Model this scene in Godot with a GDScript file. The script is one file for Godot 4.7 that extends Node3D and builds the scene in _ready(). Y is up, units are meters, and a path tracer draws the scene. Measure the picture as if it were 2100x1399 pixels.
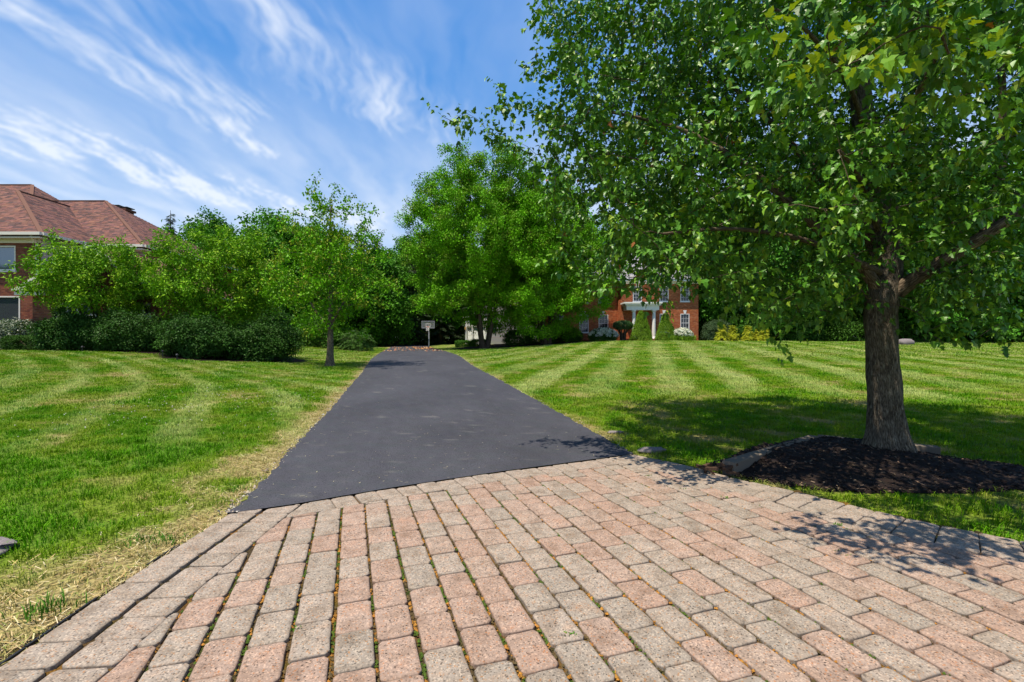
extends Node3D
# A brick paver apron and a blacktop drive between two lawns, with maples, birches and two brick houses.
# Places are given as (x, d): x metres to the right of the camera, d metres ahead of it (world z = -d).
const EYE := 1.3
const F := 970.0
var rng := RandomNumberGenerator.new()
var n_big := FastNoiseLite.new()
var n_mid := FastNoiseLite.new()
var n_fine := FastNoiseLite.new()
var M := {}
var used := {}
var drive_poly := PackedVector2Array()
var apron_poly := PackedVector2Array()
var bed_poly := PackedVector2Array()
var bed_left := PackedVector2Array()
var bed_birch := PackedVector2Array()
const LEFT_EDGE := [[3.4, -2.12], [3.57, -2.14], [6.3, -2.80], [8.4, -3.28], [11.5, -4.02], [15.2, -4.87], [19.0, -5.85], [23.0, -6.9], [30.0, -8.54], [43.0, -11.5], [52.0, -13.4], [62.0, -15.4], [400.0, -80.0]]
const RIGHT_EDGE := [[3.4, 1.9], [5.43, 1.40], [6.3, 1.25], [8.4, 0.85], [11.5, 0.14], [15.2, -0.74], [19.0, -1.55], [23.0, -2.25], [30.0, -3.5], [43.0, -6.5], [52.0, -8.9], [62.0, -11.2], [400.0, -70.0]]
const RISE := [[-50.0, 0.0], [0.0, 0.0], [5.5, 0.0], [8.4, 0.02], [15.2, 0.23], [23.0, 0.35], [30.0, 0.43], [43.0, 0.5], [52.0, 0.58], [60.0, 0.72], [90.0, 1.0], [200.0, 1.2], [900.0, 1.2]]

class Buf:
	var v := PackedVector3Array()
	var n := PackedVector3Array()
	var uv := PackedVector2Array()
	var c := PackedColorArray()
	var i := PackedInt32Array()
	func tri(a: Vector3, b: Vector3, cc: Vector3, col := Color.WHITE) -> void:   # counter-clockwise seen from outside
		var nn := (b - a).cross(cc - a).normalized()
		var k := v.size()
		v.append(a); v.append(b); v.append(cc)
		for q in 3:
			n.append(nn); uv.append(Vector2.ZERO); c.append(col)
		i.append(k); i.append(k + 2); i.append(k + 1)
	func quad(a: Vector3, b: Vector3, cc: Vector3, d: Vector3, col := Color.WHITE) -> void:
		var nn := (b - a).cross(cc - a)
		if nn.length_squared() < 1e-14:
			nn = (cc - a).cross(d - a)
		nn = nn.normalized()
		var k := v.size()
		v.append(a); v.append(b); v.append(cc); v.append(d)
		var lu := (b - a).length()
		var lv := (d - a).length()
		uv.append(Vector2(0, 0)); uv.append(Vector2(lu, 0)); uv.append(Vector2(lu, lv)); uv.append(Vector2(0, lv))
		for q in 4:
			n.append(nn); c.append(col)
		i.append(k); i.append(k + 2); i.append(k + 1); i.append(k); i.append(k + 3); i.append(k + 2)
	func hexa(p: Array, col := Color.WHITE) -> void:   # p: four bottom corners counter-clockwise from above, then four top ones
		quad(p[4], p[5], p[6], p[7], col)
		quad(p[3], p[2], p[1], p[0], col)
		for k in 4:
			var j := (k + 1) % 4
			quad(p[k], p[j], p[j + 4], p[k + 4], col)
	func box(lo: Vector3, hi: Vector3, col := Color.WHITE) -> void:
		hexa([Vector3(lo.x, lo.y, hi.z), Vector3(hi.x, lo.y, hi.z), Vector3(hi.x, lo.y, lo.z), Vector3(lo.x, lo.y, lo.z), Vector3(lo.x, hi.y, hi.z), Vector3(hi.x, hi.y, hi.z), Vector3(hi.x, hi.y, lo.z), Vector3(lo.x, hi.y, lo.z)], col)
	func frame_box(o: Vector3, r: Vector3, u: Vector3, w: Vector3, col := Color.WHITE) -> void:   # o: corner, three edge vectors; r x u points along -w or w
		var rr := r
		var oo := o
		if r.cross(w).dot(u) > 0.0:
			oo = o + r; rr = -r
		hexa([oo, oo + rr, oo + rr + w, oo + w, oo + u, oo + rr + u, oo + rr + w + u, oo + w + u], col)
	func bar(a: Vector3, b: Vector3, w: float, h: float, up := Vector3.UP, col := Color.WHITE) -> void:   # a beam from a to b, centred
		var dir := (b - a).normalized()
		if absf(dir.dot(up)) > 0.98:
			up = Vector3(0, 0, 1) if absf(dir.z) < 0.9 else Vector3(1, 0, 0)
		var s := dir.cross(up).normalized()
		var t := s.cross(dir).normalized()
		frame_box(a - s * w / 2 - t * h / 2, s * w, t * h, b - a, col)
	func tube(p: PackedVector3Array, r: PackedFloat32Array, sides: int, col := Color.WHITE, cap := true) -> void:
		var k0 := v.size()
		var side := Vector3.RIGHT
		var along := 0.0
		for k in p.size():
			var dir := (p[mini(k + 1, p.size() - 1)] - p[maxi(k - 1, 0)]).normalized()
			if absf(dir.dot(side)) > 0.95:
				side = Vector3(0, 0, 1)
			side = (side - dir * dir.dot(side)).normalized()
			var other := dir.cross(side)
			if k > 0:
				along += (p[k] - p[k - 1]).length()
			for s in sides + 1:
				var a := TAU * s / sides
				var nn := side * cos(a) + other * sin(a)
				v.append(p[k] + nn * r[k]); n.append(nn); c.append(col)
				uv.append(Vector2(float(s) / sides * maxf(1.0, roundf(TAU * r[0] / 0.5)), along * 2.0))
		var m := sides + 1
		for k in p.size() - 1:
			for s in sides:
				var a := k0 + k * m + s
				i.append(a); i.append(a + m); i.append(a + 1)
				i.append(a + 1); i.append(a + m); i.append(a + m + 1)
		if cap:
			var e := v.size()
			var d2 := (p[p.size() - 1] - p[p.size() - 2]).normalized()
			v.append(p[p.size() - 1] + d2 * r[r.size() - 1] * 0.4); n.append(d2); uv.append(Vector2.ZERO); c.append(col)
			for s in sides:
				var a := k0 + (p.size() - 1) * m + s
				i.append(a); i.append(e); i.append(a + 1)
	func lathe(at: Vector3, prof: Array, sides := 20, col := Color.WHITE) -> void:   # prof: [radius, height] from the bottom up
		for k in prof.size() - 1:
			for s in sides:
				var a := TAU * s / sides
				var b := TAU * (s + 1) / sides
				var da := Vector3(cos(a), 0, -sin(a))
				var db := Vector3(cos(b), 0, -sin(b))
				quad(at + da * prof[k][0] + Vector3.UP * prof[k][1], at + db * prof[k][0] + Vector3.UP * prof[k][1], at + db * prof[k + 1][0] + Vector3.UP * prof[k + 1][1], at + da * prof[k + 1][0] + Vector3.UP * prof[k + 1][1], col)
	func mesh(smooth := false, colors := false) -> ArrayMesh:
		var a := []
		a.resize(Mesh.ARRAY_MAX)
		a[Mesh.ARRAY_VERTEX] = v
		if smooth:
			var acc := PackedVector3Array()
			acc.resize(v.size())
			for t in range(0, i.size(), 3):
				var q := (v[i[t + 2]] - v[i[t]]).cross(v[i[t + 1]] - v[i[t]])
				for s in 3:
					acc[i[t + s]] += q
			for t in acc.size():
				acc[t] = acc[t].normalized()
			a[Mesh.ARRAY_NORMAL] = acc
		else:
			a[Mesh.ARRAY_NORMAL] = n
		a[Mesh.ARRAY_TEX_UV] = uv
		if colors:
			a[Mesh.ARRAY_COLOR] = c
		a[Mesh.ARRAY_INDEX] = i
		var m := ArrayMesh.new()
		m.add_surface_from_arrays(Mesh.PRIMITIVE_TRIANGLES, a)
		return m

# ---------- small helpers
func numbered(called: String) -> String:
	if not used.has(called):
		used[called] = 0
		return called
	used[called] += 1
	return "%s_%03d" % [called, used[called]]

func tag(o: Node, label: String, category: String, group := "") -> Node:
	o.set_meta("label", label)
	o.set_meta("category", category)
	if group != "":
		o.set_meta("group", group)
	return o

func thing(called: String, label: String, category: String, at: Vector3, group := "") -> Node3D:
	var o := Node3D.new()
	o.name = numbered(called)
	add_child(o)
	o.position = at
	o.set_meta("base", true)
	tag(o, label, category, group)
	return o

func part(called: String, mesh: Mesh, m: Material, parent: Node) -> MeshInstance3D:   # the mesh is in world axes
	var o := MeshInstance3D.new()
	o.name = called
	o.mesh = mesh
	o.material_override = m
	parent.add_child(o, true)
	if parent.has_meta("base"):
		o.position = -parent.position
	return o

func single(called: String, mesh: Mesh, m: Material, label: String, category: String, at: Vector3, group := "") -> MeshInstance3D:
	var o := MeshInstance3D.new()
	o.name = numbered(called)
	o.mesh = mesh
	o.material_override = m
	o.position = at
	add_child(o)
	tag(o, label, category, group)
	return o

func structure(called: String, mesh: Mesh, m: Material) -> MeshInstance3D:
	var o := MeshInstance3D.new()
	o.name = numbered(called)
	o.mesh = mesh
	o.material_override = m
	add_child(o)
	o.set_meta("kind", "structure")
	return o

class Many:   # rows of a MultiMesh buffer
	var b := PackedFloat32Array()
	var count := 0
	func put(x: Vector3, y: Vector3, z: Vector3, o: Vector3, c := Color.WHITE) -> void:
		b.append_array([x.x, y.x, z.x, o.x, x.y, y.y, z.y, o.y, x.z, y.z, z.z, o.z, c.r, c.g, c.b, 1.0])
		count += 1

func many(called: String, mesh: Mesh, m: Material, rows: Many, parent: Node = null) -> MultiMeshInstance3D:
	var mm := MultiMesh.new()
	mm.transform_format = MultiMesh.TRANSFORM_3D
	mm.use_colors = true
	mm.mesh = mesh
	mm.instance_count = rows.count
	mm.buffer = rows.b
	var o := MultiMeshInstance3D.new()
	o.multimesh = mm
	o.material_override = m
	o.set_meta("kind", "stuff")
	if parent:
		o.name = called
		parent.add_child(o, true)
		if parent.has_meta("base"):
			o.position = -parent.position
	else:
		o.name = numbered(called)
		add_child(o)
	return o

func table(t: Array, d: float) -> float:   # smooth curve through [d, value] pairs
	var k := 0
	while k < t.size() - 2 and d > t[k + 1][0]:
		k += 1
	var a: Array = t[k]
	var b: Array = t[k + 1]
	var f: float = clampf((d - a[0]) / (b[0] - a[0]), 0.0, 1.0)
	var ms: float = (b[1] - a[1]) / (b[0] - a[0])
	var ma := ms
	var mb := ms
	if k > 0:
		ma = 0.5 * (ms + (a[1] - t[k - 1][1]) / (a[0] - t[k - 1][0]))
	if k < t.size() - 2:
		mb = 0.5 * (ms + (t[k + 2][1] - b[1]) / (t[k + 2][0] - b[0]))
	var w: float = b[0] - a[0]
	var f2 := f * f
	var f3 := f2 * f
	return (2 * f3 - 3 * f2 + 1) * a[1] + (f3 - 2 * f2 + f) * w * ma + (3 * f2 - 2 * f3) * b[1] + (f3 - f2) * w * mb

func sst(a: float, b: float, x: float) -> float:
	return smoothstep(a, b, x)

func hgt(x: float, d: float) -> float:
	var h := table(RISE, d)
	var dd := clampf(d, 0.0, 60.0)
	var l := table(LEFT_EDGE, clampf(d, 3.4, 400.0))
	var r := table(RIGHT_EDGE, clampf(d, 3.4, 400.0))
	h += 0.62 * sst(0.5, 10.0, l - x) * sst(7.0, 20.0, dd)
	h += 0.82 * sst(0.0, 18.0, x - r) * sst(9.0, 46.0, dd)
	return h

func at(x: float, d: float, up := 0.0) -> Vector3:
	return Vector3(x, hgt(x, d) + up, -d)

func px(u: float, v: float, d: float) -> Vector3:   # a point seen at a pixel of the photograph, d metres ahead
	return Vector3((u - 1050.0) * d / F, EYE + (700.0 - v) * d / F, -d)

func lin(r: float, g: float, b: float) -> Color:
	return Color(r, g, b).linear_to_srgb()

func mat(color: Color, rough := 0.8, spec := 0.5) -> StandardMaterial3D:   # color: linear base colour
	var m := StandardMaterial3D.new()
	m.albedo_color = color.linear_to_srgb()
	m.roughness = rough
	m.metallic_specular = spec
	return m

func leaf_mat(rough: float, through: Color, spec := 0.5) -> StandardMaterial3D:
	var m := StandardMaterial3D.new()
	m.albedo_color = Color.WHITE
	m.vertex_color_use_as_albedo = true
	m.roughness = rough
	m.metallic_specular = spec
	m.backlight_enabled = true
	m.backlight = through
	m.cull_mode = BaseMaterial3D.CULL_DISABLED
	return m

func noise(seed_: int, freq: float, octaves := 3) -> FastNoiseLite:
	var n := FastNoiseLite.new()
	n.seed = seed_
	n.noise_type = FastNoiseLite.TYPE_SIMPLEX_SMOOTH
	n.frequency = freq
	n.fractal_octaves = octaves
	return n

func noise_tex(seed_: int, freq: float, octaves: int, size: int, ramp: Array, type := FastNoiseLite.TYPE_SIMPLEX_SMOOTH) -> NoiseTexture2D:
	var t := NoiseTexture2D.new()
	t.width = size
	t.height = size
	t.seamless = true
	var n := noise(seed_, freq, octaves)
	n.noise_type = type
	t.noise = n
	if ramp.size() > 0:
		var g := Gradient.new()
		g.offsets = PackedFloat32Array(ramp.map(func(r): return r[0]))
		g.colors = PackedColorArray(ramp.map(func(r): return r[1]))
		t.color_ramp = g
	return t

func tri(m: StandardMaterial3D, scale: float) -> StandardMaterial3D:
	m.uv1_triplanar = true
	m.uv1_world_triplanar = true
	m.uv1_scale = Vector3.ONE * scale
	return m

func grey(v: float) -> Color:
	return Color(v, v, v)

func rand_dir() -> Vector3:
	var z := rng.randf_range(-1, 1)
	var a := rng.randf() * TAU
	var r := sqrt(1 - z * z)
	return Vector3(r * cos(a), z, r * sin(a))

func vary(c: Color, amount: float) -> Color:
	var k := 1.0 + rng.randf_range(-amount, amount)
	return Color(c.r * k * rng.randf_range(0.92, 1.08), c.g * k, c.b * k * rng.randf_range(0.9, 1.1))

func inside(p: PackedVector2Array, x: float, d: float) -> bool:
	return Geometry2D.is_point_in_polygon(Vector2(x, d), p)

func to_line(p: Array, q: Vector2) -> float:
	var best := 1e9
	for k in p.size() - 1:
		var c := Geometry2D.get_closest_point_to_segment(q, p[k], p[k + 1])
		best = minf(best, c.distance_to(q))
	return best

# ---------- camera, sky, sun
func make_light() -> void:
	var cam := Camera3D.new()
	cam.name = "camera"
	cam.position = Vector3(0, EYE, 0)
	cam.fov = rad_to_deg(2.0 * atan(699.5 / F))
	cam.near = 0.05
	cam.far = 2000.0
	add_child(cam)
	cam.current = true
	var env := Environment.new()
	env.tonemap_mode = Environment.TONE_MAPPER_LINEAR
	env.tonemap_exposure = 1.5
	env.background_mode = Environment.BG_SKY
	env.background_energy_multiplier = 1.0
	env.sdfgi_enabled = true
	env.ssao_enabled = true
	env.ssil_enabled = true
	var sky := Sky.new()
	var pm := PanoramaSkyMaterial.new()
	pm.panorama = ImageTexture.create_from_image(sky_image(2048, 1024))
	sky.sky_material = pm
	env.sky = sky
	var we := WorldEnvironment.new()
	we.name = "world"
	we.environment = env
	add_child(we)
	var sun := DirectionalLight3D.new()
	sun.name = "sun"
	sun.light_color = Color(1.0, 0.955, 0.88)
	sun.light_energy = 1.6
	sun.light_angular_distance = 0.5
	sun.shadow_enabled = true
	var towards := Vector3(-0.27, 1.0, 0.23).normalized()
	sun.look_at_from_position(towards * 50.0, Vector3.ZERO, Vector3(0, 0, -1))
	add_child(sun)

func band(p: Vector2, a: Vector2, b: Vector2, wide: float) -> float:
	var c := Geometry2D.get_closest_point_to_segment(p, a, b)
	var q := c.distance_to(p) / wide
	return exp(-q * q)

func sky_image(w: int, h: int) -> Image:
	var im := Image.create(w, h, false, Image.FORMAT_RGB8)
	var n1 := noise(11, 0.9, 4)
	var n2 := noise(12, 1.0, 5)
	var n3 := noise(13, 0.35, 3)
	im.fill(Color(0.66, 0.72, 0.70))
	var zen := Color(0.019, 0.148, 0.46)
	var mid := Color(0.060, 0.275, 0.62)
	var hor := Color(0.38, 0.54, 0.70)
	var white := Color(0.68, 0.71, 0.75)
	for j in h / 2 + 2:
		var el := (0.5 - (j + 0.5) / h) * PI
		var y := maxf(sin(el), 0.0)
		var base := zen.lerp(mid, pow(1.0 - y, 1.6)).lerp(hor, pow(1.0 - y, 7.0))
		var yy := maxf(y, 0.035)
		for k in w:
			var az := (k + 0.5) / w * TAU
			var cx := cos(el) * sin(az) / yy
			var cz := cos(el) * cos(az) / yy
			var wx := cx + 0.09 * n1.get_noise_2d(cx * 1.1, cz * 1.1) + 0.03 * n1.get_noise_2d(cx * 5.0, cz * 4.0 + 9.0) + 0.10 * cz
			var st := 0.5 + 0.9 * n2.get_noise_2d(wx * 3.4, cz * 0.75 + wx * 0.5)
			var fine := 0.5 + 0.9 * n2.get_noise_2d(wx * 19.0 + 40.0, cz * 4.2 + wx * 3.0)
			var big := n3.get_noise_2d(cx * 1.2 + 7.0, cz * 0.8)
			var p := Vector2(wx - 0.10 * cz, cz)
			var b := 0.85 * band(p, Vector2(-1.50, 1.25), Vector2(-1.36, 2.5), 0.13) + 0.55 * band(p, Vector2(-1.22, 1.30), Vector2(-1.15, 2.0), 0.24)
			b += 1.05 * band(p, Vector2(-2.35, 2.25), Vector2(-1.55, 3.9), 0.42) + 0.45 * band(p, Vector2(-3.4, 2.3), Vector2(-2.0, 3.0), 0.5)
			b += 0.46 * band(p, Vector2(-0.80, 1.25), Vector2(-0.50, 2.05), 0.24) + 0.4 * band(p, Vector2(-0.3, 2.3), Vector2(-0.9, 3.8), 0.5)
			b += 0.75 * maxf(0.0, big + 0.12) * sst(0.7, 2.2, absf(cx + 1.6) + absf(cz - 2.3) * 0.6)
			var a := clampf(b * (0.16 + 0.42 * st + 0.85 * st * fine), 0.0, 1.0) * 0.80
			a = maxf(a, 0.05 + 0.14 * st)
			a = maxf(a, 0.46 * sst(0.58, 0.20, y) * (0.7 + 0.6 * st))
			im.set_pixel(k, j, base.lerp(white, a).linear_to_srgb())
	return im

# ---------- lawn
func dryness(x: float, d: float) -> float:
	var v := 0.46 + 0.72 * n_mid.get_noise_2d(x, d) + 0.48 * n_fine.get_noise_2d(x, d)
	var l := table(LEFT_EDGE, clampf(d, 3.4, 400.0))
	var r := table(RIGHT_EDGE, clampf(d, 3.4, 400.0))
	var e := l - x if d > 3.5 else -2.1 - x
	if x < (l + r) * 0.5 and d < 60.0:
		e += 0.45 * n_mid.get_noise_2d(x * 1.3 + 30.0, d * 1.3)
		v += 0.72 * sst(maxf(0.18, 1.0 - 0.06 * maxf(0.0, d - 3.0)), 0.02, e)
		v -= 0.30 * sst(0.6, 1.4, e) * sst(3.8, 1.8, e) * sst(9.0, 5.5, d)
	else:
		var er := x - r
		v += 0.35 * sst(0.5, 0.05, er) * sst(5.4, 6.5, d)
	return clampf(v, 0.0, 1.0)

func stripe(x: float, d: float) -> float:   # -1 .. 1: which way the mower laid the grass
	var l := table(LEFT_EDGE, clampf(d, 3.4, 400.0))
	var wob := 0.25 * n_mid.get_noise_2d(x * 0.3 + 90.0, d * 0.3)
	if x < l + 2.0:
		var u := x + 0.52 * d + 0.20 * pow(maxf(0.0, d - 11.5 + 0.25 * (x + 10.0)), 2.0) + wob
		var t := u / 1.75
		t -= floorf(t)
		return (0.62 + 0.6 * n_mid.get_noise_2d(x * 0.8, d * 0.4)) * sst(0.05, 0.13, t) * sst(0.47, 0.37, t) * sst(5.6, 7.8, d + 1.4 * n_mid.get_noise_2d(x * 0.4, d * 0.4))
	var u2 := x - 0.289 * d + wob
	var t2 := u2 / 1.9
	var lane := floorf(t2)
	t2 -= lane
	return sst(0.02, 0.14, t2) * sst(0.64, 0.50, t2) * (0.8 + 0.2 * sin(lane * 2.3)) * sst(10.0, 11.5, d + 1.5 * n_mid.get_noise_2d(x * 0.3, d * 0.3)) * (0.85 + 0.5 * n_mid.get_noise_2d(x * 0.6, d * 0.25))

func lawn_color(x: float, d: float) -> Color:
	var dry := dryness(x, d)
	var lush := Color(0.092, 0.250, 0.003)
	var olive := Color(0.178, 0.290, 0.009)
	var straw := Color(0.46, 0.37, 0.155)
	var c := lush.lerp(olive, sst(0.12, 0.55, dry)).lerp(straw, sst(0.58, 1.0, dry) * 0.9)
	c = c.lerp(Color(0.40, 0.45, 0.15), 0.82 * stripe(x, d))  # sheen of the mown lanes painted into the grass colour as paler stripes
	return c

func line_pts(t: Array, d0: float, d1: float, step: float) -> Array:
	var out := []
	var k := int(ceil((d1 - d0) / step))
	for i in k + 1:
		var d := lerpf(d0, d1, float(i) / k)
		out.append(Vector2(table(t, d), d))
	return out

var LE := [Vector2(-1.99, 0.5), Vector2(-2.02, 1.2), Vector2(-2.05, 1.89), Vector2(-2.10, 2.41), Vector2(-2.12, 2.87), Vector2(-2.14, 3.572)]
var TE := [Vector2(-2.14, 3.572), Vector2(-1.946, 3.666), Vector2(-1.728, 3.775), Vector2(-1.431, 3.965), Vector2(-1.12, 4.162), Vector2(-0.6225, 4.44), Vector2(-0.054, 4.74), Vector2(0.593, 5.044), Vector2(1.395, 5.435)]
var RE := [Vector2(1.395, 5.435), Vector2(1.806, 5.004), Vector2(2.027, 4.67), Vector2(2.174, 4.44), Vector2(2.42, 4.162), Vector2(2.616, 3.904), Vector2(2.823, 3.603), Vector2(3.044, 3.336), Vector2(3.329, 3.076), Vector2(3.75, 2.75), Vector2(4.3, 2.4), Vector2(5.0, 2.05), Vector2(5.8, 1.72)]
var BED_FRONT := [Vector2(2.02, 4.98), Vector2(2.10, 4.66), Vector2(2.32, 4.42), Vector2(2.77, 4.15), Vector2(3.36, 4.08), Vector2(4.07, 4.12), Vector2(4.7, 4.2), Vector2(5.25, 4.35), Vector2(5.5, 4.7), Vector2(5.3, 5.05), Vector2(4.95, 5.30)]

func make_polys() -> void:
	for p in LE + TE.slice(1) + RE.slice(1) + [Vector2(5.8, 0.5)]:
		apron_poly.append(p)
	for p in TE:
		drive_poly.append(p)
	for p in line_pts(RIGHT_EDGE, 5.6, 60.0, 1.0):
		drive_poly.append(p)
	var back := line_pts(LEFT_EDGE, 3.6, 60.0, 1.0)
	back.reverse()
	for p in back:
		drive_poly.append(p)
	for p in BED_FRONT + [Vector2(4.85, 5.42), Vector2(3.73, 5.83)]:
		bed_poly.append(p)
	for p in [[-34, 20.4], [-24, 20.0], [-20.0, 19.6], [-16.5, 18.7], [-13.7, 18.1], [-12.7, 17.0], [-11.4, 17.0], [-9.8, 18.5], [-8.9, 20.3], [-9.6, 22.3], [-14.0, 23.2], [-15.8, 22.0], [-24, 22.2], [-34, 24.4]]:
		bed_left.append(Vector2(p[0], p[1]))
	for p in [[-6.2, 45.0], [-3.0, 43.6], [2.0, 43.4], [6.0, 44.2], [9.0, 46.0], [20.5, 46.6], [27.0, 42.6], [40, 38], [40, 52], [-2.0, 56.0], [-5.0, 52.0]]:
		bed_birch.append(Vector2(p[0], p[1]))

func make_ground() -> void:
	var xs := PackedFloat32Array()
	var ds := PackedFloat32Array()
	var x := 0.0
	var s := 0.16
	var half := [0.0]
	while x < 900.0:
		if x > 6.0:
			s *= 1.06
		x += s
		half.append(x)
	for k in range(half.size() - 1, 0, -1):
		xs.append(-half[k])
	for k in half:
		xs.append(k)
	var d := -60.0
	while d < 900.0:
		ds.append(d)
		var st := 0.16
		if d < 1.0:
			st = 0.16 + (1.0 - d) * 0.25
		elif d > 9.0:
			st = 0.16 + (d - 9.0) * 0.022
		d += st
	var b := Buf.new()
	var bark := Color(0.022, 0.015, 0.012)
	for dd in ds:
		for xx in xs:
			var far := absf(xx) > 60.0 or dd > 70.0 or dd < -3.0
			b.v.append(Vector3(xx, hgt(xx, dd) - 0.03, -dd))
			var c := Color(0.14, 0.24, 0.02)
			if not far:
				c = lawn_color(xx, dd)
				c = c.lerp(Color(0.22, 0.175, 0.085), 0.25)
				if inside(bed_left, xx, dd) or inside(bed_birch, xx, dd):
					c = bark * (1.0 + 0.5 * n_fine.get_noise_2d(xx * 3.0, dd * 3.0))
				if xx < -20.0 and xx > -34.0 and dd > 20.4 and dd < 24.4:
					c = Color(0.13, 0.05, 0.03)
			b.c.append(c)
			b.n.append(Vector3.UP)
			b.uv.append(Vector2(xx, dd))
	var w := xs.size()
	for j in ds.size() - 1:
		for k in w - 1:
			var a := j * w + k
			b.i.append(a); b.i.append(a + w); b.i.append(a + 1)
			b.i.append(a + 1); b.i.append(a + w); b.i.append(a + w + 1)
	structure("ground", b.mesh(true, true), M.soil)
	print("ground ", b.v.size())

func blade(b: Buf, at_: Vector3, tall: float, wide: float, turn: float, lean: float, c: Color) -> void:
	var s := Vector3(cos(turn), 0, sin(turn))
	var f := Vector3(-s.z, 0, s.x)
	var m := at_ + Vector3.UP * tall * 0.6 + f * lean * tall * 0.35
	var t := at_ + Vector3.UP * tall * (1.0 - 0.25 * lean) + f * lean * tall
	b.quad(at_ - s * wide / 2, at_ + s * wide / 2, m + s * wide * 0.42, m - s * wide * 0.42, c)
	b.tri(m - s * wide * 0.42, m + s * wide * 0.42, t, c)

func grass_tuft(blades: int, spread: float, tall: float, wide: float) -> ArrayMesh:
	var b := Buf.new()
	for k in blades:
		var a := rng.randf() * TAU
		var r := spread * sqrt(rng.randf())
		var q := rng.randf()
		var c := Color.WHITE * rng.randf_range(0.75, 1.3)
		if q < 0.16:
			c = Color(2.5, 1.6, 8.0) * rng.randf_range(0.8, 1.15)
		elif q < 0.30:
			c = Color(1.7, 1.45, 1.2)
		elif q > 0.85:
			c = Color(0.5, 0.68, 0.5)
		blade(b, Vector3(r * cos(a), 0, r * sin(a)), tall * rng.randf_range(0.5, 1.15), wide * rng.randf_range(0.7, 1.3), rng.randf() * TAU, rng.randf_range(0.1, 1.1), c)
	return b.mesh(false, true)

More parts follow.
